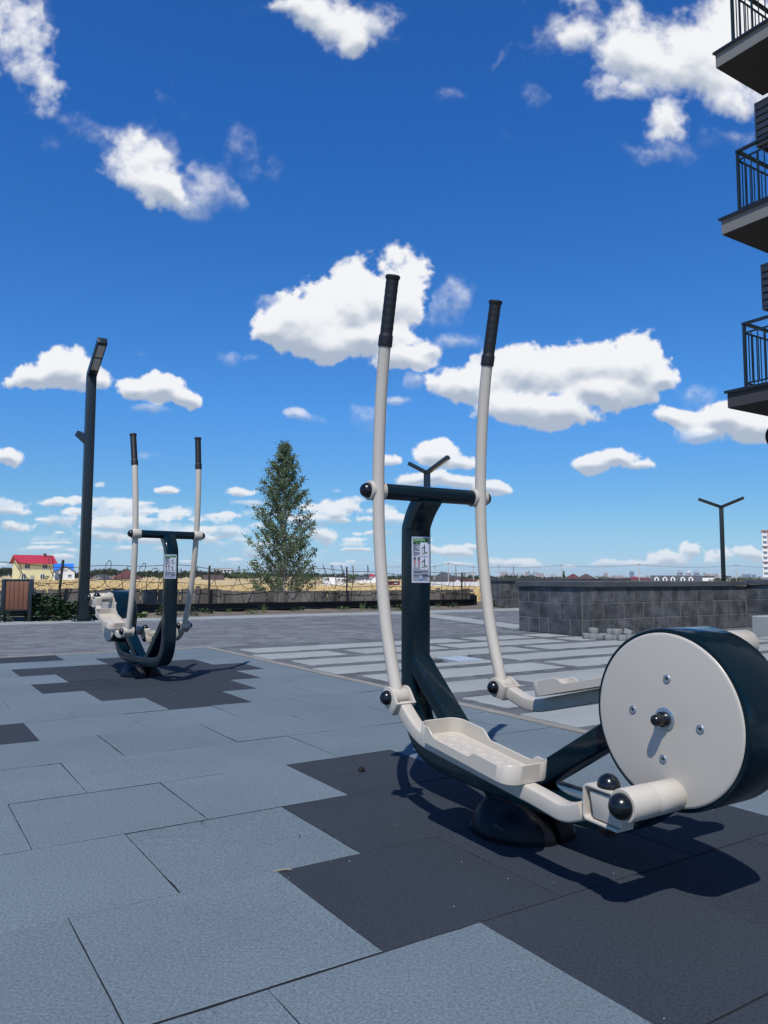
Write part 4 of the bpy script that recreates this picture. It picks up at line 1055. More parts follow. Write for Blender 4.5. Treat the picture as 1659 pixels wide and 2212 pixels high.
o = mb.build('plastic_bag', mat('blue_plastic', (.02, .25, .65), .4), smooth=False); o.location = on_line(-.345, 14.05)+Vector((0, 0, .36)); tag(o, 'scrap of bright blue plastic caught on the tall weeds', 'plastic scrap')

# scraps on the rubber tiles
def blob(r, seed, sq=.6, n=3):
    bm = bmesh.new(); bmesh.ops.create_icosphere(bm, subdivisions=n, radius=r); rg = random.Random(seed)
    for v in bm.verts: v.co *= 1+rg.uniform(-.22, .22); v.co.z = max(v.co.z*sq, -r*sq*.5)
    return bm
def put_bm(bm, name, m_, loc, label, cat, group=None):
    me = bpy.data.meshes.new(name); bm.to_mesh(me); bm.free(); me.materials.append(m_); o = bpy.data.objects.new(name, me); C.objects.link(o); o.location = loc; tag(o, label, cat, group); return o
from_px = {'pine_cone': (-.083, 3.02)}
put_bm(blob(.0125, 3, .9), 'pine_cone', mat('dark_cone', (.008, .008, .008), .8), Vector((-.0835, 3.035, .008)), 'small black seed cone on the upper edge of the near charcoal patch', 'seed cone')
litter = [(.02, -.6, .62), (.2, 0, 0)]
rg = random.Random(77)
# curled leaf and straw scraps
for i, (x, y, sz, m_, lab) in enumerate([(-.43, 1.27, .012, (.09, .05, .04), 'tiny reddish brown leaf scrap on the pale tile at lower left'), (-.615, 1.24, .012, (.10, .06, .05), 'tiny brown leaf scrap nearest the lower left corner'), (-.115, 1.265, .012, (.02, .02, .02), 'small black crumb on the joint near the bottom of the picture'),
                                  (-.55, 2.40, .007, (.02, .02, .02), 'tiny black crumb on the pale tiles left of the near patch'), (-.24, 2.28, .006, (.02, .02, .02), 'tiny black crumb beside the pale tile joint, middle left')]):
    mb = MB(); mb.add([Vector((-sz, -sz*.3, 0)), Vector((0, -sz*.5, .004)), Vector((sz, 0, .001)), Vector((0, sz*.5, .003)), Vector((-sz, .0, .004))], [(0, 1, 2, 3, 4)])
    o = mb.build('leaf_scrap', mat('scrap%d' % i, m_, .8)); o.location = (x, y, .003); o.rotation_euler = (0, 0, i*1.3); tag(o, lab, 'litter')
mb = MB(); mb.tube([Vector((-.022, 0, 0)), Vector((0, .003, .003)), Vector((.024, 0, .001))], .0014, 5); o = mb.build('straw', mat('straw', (.32, .24, .15), .8)); o.location = (-.255, 2.02, .003); o.rotation_euler = (0, 0, .25); tag(o, 'short pale straw lying across a tile corner of the near patch', 'litter')
mb = MB(); rg = random.Random(8)
for i in range(110):
    x, y = rg.uniform(-1.2, 1.5), rg.uniform(.9, 4.2); s_ = rg.uniform(.0007, .0017); mb.add([Vector((x-s_, y, .0015)), Vector((x, y-s_, .0015)), Vector((x+s_, y, .0015)), Vector((x, y+s_, .0015)), Vector((x, y, .003))], [(0, 1, 4), (1, 2, 4), (2, 3, 4), (3, 0, 4)])
tag(mb.build('grit', mat('pale_grit', (.42, .42, .40), .9), smooth=False), 'scattered pale grit specks on the rubber tiles', 'grit', kind='stuff')

# ------------------------------------------------------------------ apartment block at the right with its stacked balconies
root = empty('apartment_block', gp(13.1, 7.5)); tag(root, 'grey apartment block at the right edge with three stacked dark balconies', 'building')
off = gp(13.1, 7.5)
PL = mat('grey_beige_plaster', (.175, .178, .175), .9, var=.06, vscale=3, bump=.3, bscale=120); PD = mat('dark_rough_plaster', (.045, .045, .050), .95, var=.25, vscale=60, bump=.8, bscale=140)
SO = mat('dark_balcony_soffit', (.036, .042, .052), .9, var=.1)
def bb(a0, b0, a1, b1, z0, z1, name, m_, par, bevel=0):
    mb = MB(); vs = [gp(a, b, z)-off for z in (z0, z1) for a, b in ((a0, b0), (a1, b0), (a1, b1), (a0, b1))]
    mb.add(vs, [(3,2,1,0),(4,5,6,7),(0,1,5,4),(1,2,6,5),(2,3,7,6),(3,0,4,7)]); return mb.build(name, m_, par, smooth=False)
bb(13.1, -16, 27, 7.30, -.6, 29.5, 'wall', PL, root)
for k, Z in enumerate((3.57, 6.57, 9.57, 12.57, 15.57)):
    a0, b1 = 11.70, 7.55
    top = Z+.27
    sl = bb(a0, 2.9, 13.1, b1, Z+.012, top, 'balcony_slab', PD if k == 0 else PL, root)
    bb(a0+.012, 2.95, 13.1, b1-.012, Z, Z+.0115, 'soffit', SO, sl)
    bb(a0-.035, 2.88, 13.1, b1+.035, top+.002, top+.030, 'metal_flashing', M['steel'], sl)
    bb(a0-.035, 2.88, a0-.030, b1+.035, top-.02, top+.0015, 'drip_edge', M['steel'], sl)
    rb = top+.03; mb = MB()
    def bar(a0_, b0_, a1_, b1_, z0, z1): 
        vs = [gp(a, b, z)-off for z in (z0, z1) for a, b in ((a0_, b0_), (a1_, b0_), (a1_, b1_), (a0_, b1_))]; mb.add(vs, [(3,2,1,0),(4,5,6,7),(0,1,5,4),(1,2,6,5),(2,3,7,6),(3,0,4,7)])
    ra, rbb = a0+.115, b1-.27; Hh = 1.12
    for (pa, pb) in ((ra, rbb), (ra, 5.3), (ra, 3.1), (13.04, rbb)): bar(pa-.022, pb-.022, pa+.022, pb+.022, rb, rb+Hh-.04)
    for z0, z1, t_ in ((rb+Hh-.04, rb+Hh, .028), (rb+Hh-.19, rb+Hh-.165, .012), (rb+.075, rb+.10, .012)):
        bar(ra-t_, 3.0, ra+t_, rbb+t_, z0, z1); bar(ra+t_, rbb-t_, 13.08, rbb+t_, z0, z1)
    b = rbb-.12; i = 0
    while b > 3.05:
        w_ = .014 if i % 4 == 2 else .007; bar(ra-w_, b-w_, ra+w_, b+w_, rb+.10, rb+Hh-.19); b -= .115; i += 1
    a = ra+.12
    while a < 13.05: bar(a-.007, rbb-.007, a+.007, rbb+.007, rb+.10, rb+Hh-.19); a += .115
    mb.build('railing', M['anthr'], sl, smooth=False)
    # glass door behind
    bb(13.075, 4.2, 13.098, 5.9, top+.031, top+2.2, 'balcony_door', mat('dark_glass%d' % k, (.02, .03, .04), .1), root)
    # louvred air conditioner box above the slab below
    if k > 0:
        z0, z1 = Z-1.12, Z-.30; A0_, B1_ = 12.74, 7.50
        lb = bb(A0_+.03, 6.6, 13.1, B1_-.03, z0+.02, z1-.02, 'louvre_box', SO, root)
        mb = MB(); bar(A0_, B1_-.028, 13.1, B1_, z0, z0+.04); bar(A0_, B1_-.028, 13.1, B1_, z1-.04, z1); bar(A0_, B1_-.028, A0_+.05, B1_, z0+.04, z1-.04); bar(A0_, 6.57, A0_+.028, B1_-.028, z0, z0+.04); bar(A0_, 6.57, A0_+.028, B1_-.028, z1-.04, z1)
        z = z0+.06
        while z < z1-.09: bar(A0_+.05, B1_-.022, 13.1, B1_-.004, z, z+.085); bar(A0_+.004, 6.6, A0_+.022, B1_-.028, z, z+.085); z += .125
        mb.build('louvre', mat('louvre_grey%d' % k, (.115, .125, .14), .5), lb, smooth=False)
mb = MB(); P_ = gp(12.05, 7.02, 3.02)-off
mb.tube(spline([P_+Vector((.5, -.1, .35)), P_+Vector((.12, -.02, .22)), P_+Vector((-.02, 0, .05)), P_+Vector((.10, 0, -.14)), P_+Vector((.5, -.1, -.2))], 6), .075, 12)
bp_ = mb.build('downpipe_elbow', M['blackmat'], root)
mb = MB(); mb.tube([P_+Vector((-.045, 0, .06)), P_+Vector((.1, -.02, .08)), P_+Vector((.6, -.1, .10))], .05, 12); mb.build('yellow_gas_pipe', mat('yellow_pipe', (.20, .15, .03), .5), bp_)

# ------------------------------------------------------------------ the country behind
def bx(p, D): return (p-829.5)/1661*D                 # bearing column -> metres sideways at depth D
def bz(p, q, D): return CAM_H + (1245.8+.003*(p-829)-q)/1661*D
WALLM = dict(yellow=mat('pale_yellow_render', (.76, .70, .40), .9, var=.06, vscale=.6), white=mat('white_render', (.78, .79, .80), .9, var=.05, vscale=.5), grey=mat('grey_render', (.38, .38, .37), .9, var=.1, vscale=.5),
             dred=mat('dark_red_cladding', (.17, .03, .035), .8, var=.15, vscale=.6), dark=mat('dark_render', (.08, .085, .10), .8), pink=mat('pink_render', (.50, .36, .32), .9), pale=mat('pale_panel', (.58, .60, .62), .9),
             green=mat('green_sheet', (.10, .16, .11), .7), beige=mat('beige_brick', (.45, .40, .34), .9))
ROOFM = dict(red=mat('red_metal_roof', (.46, .035, .055), .45, var=.05, vscale=.8), blue=mat('blue_metal_roof', (.02, .18, .62), .45), brown=mat('brown_red_roof', (.115, .035, .032), .7, var=.15, vscale=.8), grey=mat('grey_roof', (.075, .078, .085), .7, var=.1), choc=mat('chocolate_roof', (.085, .052, .045), .7, var=.1))
WIN = mat('window_glass', (.05, .06, .07), .15); FRM = mat('window_frame_white', (.70, .70, .70), .6)
def house(name, label, p0, p1, D, q_eave, q_ridge, depth=9.0, roof='gable_x', wm='white', rm='grey', yaw=0.0, wins=(), chimney=None, over=.5, group=None, cat='house', base=None, gable_win=None):
    """p0..p1 columns of the front wall, q_* rows; the roof ridge runs along x (gable_x), away (gable_y), hip or flat"""
    x0, x1 = bx(p0, D), bx(p1, D); cx = (x0+x1)/2; pc = (p0+p1)/2; az_ = math.atan2(cx, D)      # fronts roughly face the square
    w = (x1-x0)/2*math.cos(az_)/math.cos(yaw); yaw = yaw-az_
    gz = terrain_z(cx, D) if base is None else base
    ez, rz = bz(pc, q_eave, D)-gz, bz(pc, q_ridge, D)-gz
    root = empty(name, (0, 0, 0)); tag(root, label, cat, group)
    mb = MB(); mb.box((-w, 0, -.6), (w, depth, ez))
    if roof == 'gable_x': mb.add([(-w, 0, ez), (-w, depth, ez), (-w, depth/2, rz-.12), (w, 0, ez), (w, depth, ez), (w, depth/2, rz-.12)], [(0, 2, 1), (3, 4, 5)])
    if roof == 'gable_y': mb.add([(-w, 0, ez), (w, 0, ez), (0, 0, rz-.12), (-w, depth, ez), (w, depth, ez), (0, depth, rz-.12)], [(0, 1, 2), (3, 5, 4)])
    mb.build('wall', WALLM[wm], root, smooth=False)
    mb = MB(); o = over; t_ = .14
    if roof == 'gable_x':
        dz = (rz-ez)*o/(depth/2)
        for s in (0, 1):
            ye = -o if s == 0 else depth+o
            v = [(-w-o, ye, ez-dz), (w+o, ye, ez-dz), (w+o, depth/2, rz), (-w-o, depth/2, rz)]; mb.add([Vector(a) for a in v]+[Vector(a)+Vector((0, 0, t_)) for a in v], [(4,5,6,7),(3,2,1,0),(0,1,5,4),(1,2,6,5),(2,3,7,6),(3,0,4,7)])
    elif roof == 'gable_y':
        dz = (rz-ez)*o/w
        for s in (-1, 1):
            v = [(s*(w+o), -o, ez-dz), (s*(w+o), depth+o, ez-dz), (0, depth+o, rz), (0, -o, rz)]; mb.add([Vector(a) for a in v]+[Vector(a)+Vector((0, 0, t_)) for a in v], [(4,5,6,7),(3,2,1,0),(0,1,5,4),(1,2,6,5),(2,3,7,6),(3,0,4,7)])
    elif roof == 'hip':
        rl = max(0.0, w-depth/2)
        v = [(-w-o, -o, ez-.05), (w+o, -o, ez-.05), (w+o, depth+o, ez-.05), (-w-o, depth+o, ez-.05), (-rl-.3, depth/2, rz), (rl+.3, depth/2, rz)]
        mb.add(v, [(0, 1, 5, 4), (1, 2, 5), (2, 3, 4, 5), (3, 0, 4), (3, 2, 1, 0)])
    else: mb.box((-w-.1, -.1, ez), (w+.1, depth+.1, max(rz, ez+.15)))
    rf = mb.build('roof', ROOFM[rm], root, smooth=False)
    if chimney: 
        mb = MB(); c = chimney; mb.box((c*w-.35, depth*.35, rz-1.2), (c*w+.35, depth*.35+.7, rz+.75)); mb.build('chimney', ROOFM['brown'] if rm == 'red' else WALLM['grey'], rf, smooth=False)
    for (f, q0, q1, wd, kind) in wins:
        # f along the front -1..1, rows q0 (top) q1 (bottom), width in metres
        z1, z0 = bz(pc, q0, D)-gz, bz(pc, q1, D)-gz; xc = f*w
        mb = MB(); fw = .09
        if kind == 'arch':
            r = wd/2; zc = z1-r; out = [(xc-r, z0)] + [(xc+r, z0)] + [(xc+r*math.cos(R_(a)), zc+r*math.sin(R_(a))) for a in range(0, 181, 20)]
            mb.prism([(a, b) for a, b in out], -.10, -.005, 'y')
            fr = mb.build('window', FRM, root, smooth=False)
            mb = MB()
            for s in (-1, 1): mb.prism([(xc+s*.09, z0+.1), (xc+s*(r-.12), z0+.1), (xc+s*(r-.12), zc), (xc+s*(r*.55), zc+r*.62), (xc+s*.09, zc+r*.80)][::s], -.115, -.102, 'y')
            mb.build('pane', WIN, fr, smooth=False)
        else:
            mb.box((xc-wd/2, -.08, z0), (xc+wd/2, -.005, z1)); mb.box((xc-wd/2-.12, -.14, z0-.12), (xc+wd/2+.12, -.005, z0-.001))
            fr = mb.build('window' if kind != 'door' else 'door', FRM if kind != 'door' else WALLM['grey'], root, smooth=False)
            if kind != 'door':
                mb = MB(); n = 2 if wd > 1.0 else 1; pw = (wd-.14)/n
                for k in range(n): mb.box((xc-wd/2+.07+k*pw+.05, -.095, z0+.10), (xc-wd/2+.07+(k+1)*pw-.05, -.082, z1-.10))
                mb.build('pane', WIN, fr, smooth=False)
    root.location = (cx, D, gz); root.rotation_euler = (0, 0, yaw); return root
VH = 'houses across the meadow'
house('country_house', 'pale yellow two-storey house with a bright red gable roof and arched lower windows', 44, 119, 250, 1214.5, 1199.5, 8.5, 'gable_x', 'yellow', 'red', R_(14),
      ((-.53, 1219, 1229, 1.7, 'w'), (.48, 1219, 1229, 1.7, 'w'), (-.72, 1238.5, 1251, 1.5, 'arch'), (.36, 1238.5, 1251, 1.5, 'arch'), (-.22, 1243, 1253, 1.2, 'door')), chimney=.62, over=.9, group=VH)
house('country_house', 'small white gabled house with a blue roof wing right of the yellow house', 122, 164, 262, 1234, 1222.5, 9, 'gable_y', 'white', 'grey', 0, ((.0, 1229.5, 1232.5, 1.6, 'w'), (-.45, 1240.5, 1246.5, 1.3, 'w'), (.5, 1240.5, 1246.5, 1.3, 'w')), over=.4, group=VH)
house('house_wing', 'bright blue roofed wing standing behind the small white house', 118, 158, 276, 1230, 1218.0, 7, 'gable_x', 'white', 'blue', 0, (), over=.6, group=VH)
house('country_house', 'low white chalet with a steep dark roof, between lamp post and far trainer', 196, 228, 300, 1250, 1241.5, 8, 'gable_y', 'white', 'grey', R_(-20), ((0, 1244.5, 1248, .8, 'w'),), over=1.2, group=VH)
house('country_house', 'low grey house with a dark red hipped roof seen behind the far trainer handle', 249, 305, 290, 1248.5, 1231.5, 12, 'hip', 'grey', 'brown', 0, ((-.5, 1250, 1254, 1.6, 'w'), (.1, 1250, 1254, 2.0, 'w'), (.6, 1250, 1254, 1.4, 'w')), over=1.0, group=VH)
house('country_house', 'small low house with a chocolate brown roof right of the far trainer', 446, 484, 310, 1252.5, 1242.5, 9, 'gable_x', 'white', 'choc', R_(8), ((.3, 1253.5, 1256, 1.2, 'w'),), over=.6, group=VH)
house('apartment_house', 'long pale block of flats rising above the far wood', 462, 506, 1500, 1228.5, 1227.5, 14, 'flat', 'pale', 'grey', 0, tuple((-.85+.34*i, 1230.5, 1236, 4.5, 'w') for i in range(6)), cat='building')
house('modern_house', 'white flat-roofed modern house with dark glazing right of the birch', 698, 727, 300, 1246.5, 1246, 9, 'flat', 'white', 'grey', 0, ((-.3, 1248, 1253.5, 1.6, 'w'),), group=VH)
house('modern_house', 'small white cube house with wide dark windows beside the modern house', 728, 748, 305, 1247.5, 1247, 8, 'flat', 'white', 'grey', 0, ((-.5, 1249.5, 1255, 1.2, 'w'), (.4, 1249.5, 1255, 1.4, 'w')), group=VH)
for i, (a, b, e, r, wm, rm) in enumerate(((768, 784, 1251, 1246, 'white', 'grey'), (785, 803, 1250, 1245, 'white', 'grey'), (798, 812, 1245, 1239.5, 'white', 'red'), (752, 766, 1251, 1247, 'dark', 'grey'), (846, 864, 1256.5, 1256, 'dred', 'brown'))):
    house('country_house', ('tiny white house with a grey roof, first of the cluster left of the near handle', 'tiny white house with a grey roof touching the near trainer handle', 'tiny white house with a bright red roof left of the near handle', 'tiny dark house left of the white cluster', 'low dark red shed between the near handle and the near post')[i], a, b, 420 if i < 4 else 300, e, r, 9, 'gable_x' if i != 2 else 'hip', wm, rm, R_(6*i-10), ((.1, e+1.2, e+3.5, 1.4, 'w'),), over=.4, group=VH)
house('country_house', 'large house with a dark grey hipped roof right of the near trainer post', 934, 985, 330, 1247.5, 1235.5, 14, 'hip', 'beige', 'grey', 0, ((-.5, 1249, 1254, 1.4, 'w'), (.3, 1249, 1254, 1.4, 'w')), over=.8, group=VH)
house('country_house', 'brown roofed low house in front of the grey hipped roof', 962, 996, 310, 1253, 1247.5, 9, 'gable_x', 'beige', 'choc', 0, ((.2, 1254, 1257.5, 1.2, 'w'),), over=.5, group=VH)
house('country_house', 'little white gable-fronted house right of the near trainer post', 982, 994, 300, 1254.5, 1250, 7, 'gable_y', 'white', 'grey', 0, ((0, 1256, 1259, .9, 'w'),), over=.4, group=VH)
house('garden_shed', 'low green sheet shed right of the near trainer post', 932, 964, 298, 1254, 1251.5, 6, 'gable_x', 'green', 'grey', 0, (), over=.3, group=VH, cat='shed')
house('long_shed', 'long low dark red shed with white windows behind the near right handle', 997, 1029, 300, 1253.8, 1251.8, 7, 'gable_x', 'dred', 'brown', 0, ((-.6, 1256, 1260, 1.0, 'w'), (0, 1256, 1260, 1.0, 'w'), (.6, 1256, 1260, 1.0, 'w')), over=.3, group=VH, cat='shed')
house('long_shed', 'second dark red shed with white windows, ending at the dark stone wall', 1052, 1078, 300, 1253.8, 1251.8, 7, 'gable_x', 'dred', 'brown', 0, ((-.3, 1256, 1260, 1.0, 'w'), (.55, 1256, 1260, 1.0, 'w')), over=.3, group=VH, cat='shed')
# pale concrete fence of the far plots
root = empty('concrete_fence'); tag(root, 'long pale concrete panel fence at the far edge of the meadow', 'fence'); mb = MB(); D = 290; p = 925
while p < 1076:
    x0, x1 = bx(p, D), bx(p+8.6, D); zz = terrain_z(x0, D); mb.box((x0+.12, D, zz), (x1-.12, D+.08, zz+1.45)); mb.box((x0-.1, D-.05, zz), (x0+.1, D+.13, zz+1.6)); p += 9
mb.build('panels', WALLM['pale'], root, smooth=False)
# houses over the long wall
VW = 'houses seen over the stone wall'
house('country_house', 'brown hipped roof house above the left part of the stone wall', 1222, 1252, 300, 1249, 1239.5, 9, 'hip', 'grey', 'brown', 0, ((0, 1250, 1253.5, 1.4, 'w'),), over=.6, group=VW)
house('country_house', 'grey brown hipped roof house joined right of the brown hipped one', 1246, 1284, 298, 1249.5, 1239.5, 11, 'hip', 'grey', 'choc', 0, ((-.4, 1251, 1254, 1.4, 'w'), (.4, 1251, 1254, 1.4, 'w')), over=.6, group=VW)
house('country_house', 'small white gabled house between the hipped roofs and the round tree', 1283, 1292, 330, 1250, 1243.5, 8, 'gable_y', 'white', 'grey', 0, (), over=.3, group=VW)
house('country_house', 'low house with a dull red roof left of the long white house', 1344, 1400, 350, 1253, 1248.0, 9, 'gable_x', 'beige', 'brown', 0, (), over=.4, group=VW)
house('country_house', 'pinkish red roofed house behind the low red one', 1355, 1382, 420, 1249, 1245, 9, 'hip', 'pink', 'red', 0, (), over=.4, group=VW)
lh = house('long_house', 'long white terraced house with a dark roof and many small gables over the wall', 1404, 1513, 300, 1254, 1243.8, 9, 'gable_x', 'white', 'grey', 0, (), over=.3, group=VW)
for k, pc in enumerate((1419, 1436, 1452, 1472, 1488)):
    x = bx(pc, 300)-lh.location.x; z0 = bz(pc, 1256, 300)-lh.location.z; z1 = bz(pc, 1247.8, 300)-lh.location.z; zt = bz(pc, 1245, 300)-lh.location.z
    mb = MB(); mb.prism([(x-.85, z0), (x+.85, z0), (x+.85, z1), (x, zt), (x-.85, z1)], -.45, 2.2, 'y'); dm = mb.build('dormer', WALLM['white'], lh, smooth=False)
    mb = MB(); mb.prism([(x-.35, z0), (x+.35, z0), (x+.35, z1-.2), (x, zt-.6), (x-.35, z1-.2)], -.47, -.452, 'y'); mb.build('pane', WIN, dm, smooth=False)
    mb = MB()
    for s in (-1, 1): mb.add([(x+s*1.0, -.6, z1-.15), (x+s*1.0, 2.2, z1-.15), (x, 2.2, zt+.12), (x, -.6, zt+.12)], [(0, 1, 2, 3) if s > 0 else (3, 2, 1, 0)])
    mb.build('dormer_roof', ROOFM['grey'], dm, smooth=False)
house('white_hall', 'plain white end building right of the long terraced house', 1512, 1541, 302, 1247.5, 1244.0, 9, 'flat', 'white', 'grey', 0, ((.3, 1251, 1255, 1.2, 'w'),), group=VW, cat='building')
house('country_house', 'small white house just right of the distant lamp pole over the wall', 1566, 1576, 320, 1247, 1244.5, 8, 'gable_x', 'white', 'grey', 0, ((0, 1249, 1254, .9, 'w'),), over=.3, group=VW)

# tall block of flats at the far right
D = 440; root = empty('apartment_tower', (bx(1646.5, D), D, -2.5)); tag(root, 'tall white block of flats with red brown trim at the far right edge', 'building')
Wd = 28.0; top = bz(1650, 1149, D)+2.5; root.rotation_euler = (0, 0, -R_(26.3))
mb = MB(); mb.box((0, 0, 0), (Wd, 16, top)); mb.build('wall', WALLM['white'], root, smooth=False)
TR = mat('red_brown_trim', (.30, .12, .08), .8)
mb = MB(); mb.box((-.35, -.35, top), (Wd+.3, 16.3, top+.9)); mb.build('cornice', TR, root, smooth=False)
mb = MB(); mb.box((-.25, -.25, top*.70), (Wd, -.02, top*.70+.5)); mb.box((-.25, -.25, top*.40), (Wd, -.02, top*.40+.5)); mb.box((2.9, -.16, 0), (3.9, -.02, top-.02)); mb.build('trim', TR, root, smooth=False)
nf_ = 10
for k in range(nf_):
    z = top*(k+.25)/nf_
    for x in (.5, 5.0, 9.5, 14.0):
        mb = MB(); mb.box((x, -.7, z), (x+2.1, -.02, z+1.15)); bc = mb.build('balcony', WALLM['white'], root, smooth=False)
        mb = MB(); mb.box((x+.1, -.12, z+1.2), (x+2.0, -.02, z+2.35)); mb.build('glazing', mat('tower_glass', (.16, .22, .30), .2) if (k == 0 and x == .5) else bpy.data.materials['tower_glass'], bc, smooth=False)

# utility poles with their line
PM = mat('concrete_pole', (.42, .41, .38), .9); WM_ = mat('black_cable', (.02, .02, .02), .7)
poles = [(938.5, 1221, 1255, 300, 'left of the grey hipped roof'), (968.5, 1214, 1262, 300, 'tallest, in front of the grey hipped roof'), (1022.5, 1222, 1254, 300, 'just left of the near right handle'), (1077, 1222, 1252, 300, 'above the near end of the short stone wall'), (1212.5, 1218.5, 1254, 300, 'left of the brown hipped house'),
         (1379, 1217, 1257, 300, 'between the red roofs and the long white house'), (1588.5, 1219, 1260, 300, 'right of the distant lamp pole'), (1119, 1235.5, 1252, 420, 'small one over the stone wall corner'), (1351, 1243, 1256, 420, 'small faint one left of the long white house')]
tops = []
for i, (p, q0, q1, D, lab) in enumerate(poles):
    x = bx(p, D); zt = bz(p, q0, D); gz = terrain_z(x, D); root = empty('utility_pole', (x, D, gz)); tag(root, 'pale concrete utility pole ' + lab, 'utility pole', 'utility poles of the overhead line')
    mb = MB(); mb.tube([(0, 0, -.3), (0, 0, zt-gz)], [.20, .12], 8); mb.build('pole', PM, root)
    mb = MB(); mb.box((-.8, -.05, zt-gz-.55), (.8, .05, zt-gz-.43)); mb.build('cross_arm', M['anthr'], root, smooth=False)
    if D == 300: tops.append(Vector((x, D, zt-.4)))
mb = MB(); tops = [Vector((bx(820, 300), 300, bz(820, 1221, 300)))] + sorted(tops, key=lambda v: v.x) + [Vector((bx(1700, 300), 300, bz(1700, 1223, 300)))]
for a, b in zip(tops, tops[1:]):
    for dy, dz in ((-.4, 0), (.3, -.25)):
        pts = [a.lerp(b, k/10)+Vector((0, dy, dz-.022*(b-a).length*4*(k/10)*(1-k/10))) for k in range(11)]; mb.tube(pts, .028, 4, caps=False)
tag(mb.build('overhead_line', WM_, smooth=False), 'sagging overhead cables strung between the utility poles', 'cable')
for p, q0, lab in ((984.5, 1221.5, 'thin lattice mast behind the grey hipped roof'), (1109, 1223.5, 'thin dark lattice mast over the city skyline left')):
    D = 900; x = bx(p, D); zt = bz(p, q0, D); mb = MB()
    for s, t_ in ((-1, -1), (1, -1), (1, 1), (-1, 1)): mb.tube([(s*1.1, t_*1.1, -2), (s*.2, t_*.2, zt+2.5)], .12, 4)
    for k in range(9):
        z = (zt+2)*k/9; r = 1.1-.9*k/9
        for a in range(4):
            c = [(-r, -r), (r, -r), (r, r), (-r, r)]; mb.tube([(c[a][0], c[a][1], z), (c[(a+1) % 4][0], c[(a+1) % 4][1], z+(zt+2)/9)], .07, 3)
    o = mb.build('lattice_mast', M['anthr'], smooth=False); o.location = (x, D, -2.5); tag(o, lab, 'mast')

# the town on the horizon: each tower block a thing
CW = [mat('far_panel_pale', (.52, .54, .55), .9), mat('far_panel_pink', (.50, .36, .32), .9), mat('far_panel_grey', (.26, .30, .34), .8), mat('far_panel_white', (.70, .70, .70), .9), mat('far_glass_blue', (.12, .17, .24), .4)]
def tower(p0, p1, q, D, m_, label, dome=False, group='tower blocks on the horizon', q1=1250):
    x0, x1 = bx(p0, D), bx(p1, D); zt = bz(p0, q, D); w = x1-x0; root = empty('tower_block', (x0, D, -3)); tag(root, label, 'building', group); h = zt+3
    hb = h if not dome else h-w*.62
    mb = MB(); mb.box((0, 0, 0), (w, max(12, w*.6), hb)); nfl = max(3, int(hb/3.2)); 
    mb.build('wall', m_, root, smooth=False)
    mb = MB(); nb = max(2, int(w/5))
    for k in range(nb): 
        xa = w*(k+.25)/nb; mb.box((xa, -.3, 3), (xa+w*.5/nb, -.02, hb-1.5))
    mb.build('window_strips', CW[4], root, smooth=False)
    if dome:
        mb = MB(); mb.lathe([(w*.5*math.cos(R_(a)), w*.62*math.sin(R_(a))) for a in range(0, 91, 10)], (w/2, w*.3, hb), (0, 0, 1), 16); mb.build('dome', m_, root)
    else:
        mb = MB(); mb.box((w*.3, 2, hb), (w*.62, 8, hb+3)); mb.build('roof_house', m_, root, smooth=False)
rg = random.Random(31)
D = 4600
for i, p in enumerate((1463.5, 1482, 1499)): tower(p, p+10.5, 1231.3+i*.3, D, CW[2] if i != 1 else CW[0], ('left', 'middle', 'right')[i]+' one of three domed round-topped towers on the skyline', True, 'three domed towers')
k = 0
def lb(p, extra): return 'far %s on the skyline %s' % (extra, 'left of the near trainer' if p < 830 else 'between the near handles' if p < 1040 else 'just over the corner of the stone wall' if p < 1190 else 'above the middle of the stone wall' if p < 1420 else 'near the right end of the stone wall')
for (pa, pb, qa, qb, n, mi_) in ((693, 820, 1239.5, 1242.5, 9, (0, 3)), (985, 1024, 1236, 1241, 10, (0, 3)), (1079, 1120, 1235.5, 1240.5, 8, (1, 3, 0)), (1125, 1172, 1235, 1241, 14, (0, 3, 1, 2)), (1172, 1215, 1240, 1243, 6, (0, 3)), (1303, 1312, 1238, 1240, 2, (1,)), (1315, 1345, 1242, 1246, 6, (0, 1)), (1358, 1368, 1236, 1238, 2, (4,)), (1373, 1400, 1243, 1246, 5, (1, 3)), (1518, 1556, 1236.5, 1243, 11, (1, 3, 1)), (1561, 1572, 1241, 1244, 3, (3,)), (1600, 1632, 1240.5, 1244, 6, (2, 4)), (1640, 1658, 1243, 1246, 3, (3,))):
    for i in range(n):
        p = pa+(pb-pa)*(i+rg.uniform(.0, .5))/n; w_ = rg.uniform(2.2, 5.2); m_ = rg.choice(mi_)
        tower(p, p+w_, rg.uniform(qa, qb)-1.5, rg.uniform(4200, 5600), CW[m_], lb(p, {0: 'pale grey tower block', 1: 'pinkish tower block', 2: 'grey tower block', 3: 'white tower block', 4: 'dark glass tower block'}[m_]))

# ------------------------------------------------------------------ trees
def leafmat(name, c, c2, tr=.25):
    m = mat(name, c, .6, island=.42, var=.12, vscale=1.2, col2=c2); t = m.node_tree; b = t.nodes['Principled BSDF']
    out = [n for n in t.nodes if n.type == 'OUTPUT_MATERIAL'][0]; tl = t.nodes.new('ShaderNodeBsdfTranslucent'); mx = t.nodes.new('ShaderNodeMixShader'); mx.inputs[0].default_value = tr
    t.links.new(b.inputs['Base Color'].links[0].from_socket, tl.inputs['Color']); t.links.new(b.outputs[0], mx.inputs[1]); t.links.new(tl.outputs[0], mx.inputs[2]); t.links.new(mx.outputs[0], out.inputs['Surface']); return m
LB = leafmat('birch_leaf', (.105, .160, .085), (.16, .22, .125), .32); LF = leafmat('forest_leaf', (.022, .042, .018), (.045, .070, .028)); LG = leafmat('field_tree_leaf', (.055, .095, .030), (.085, .120, .045))
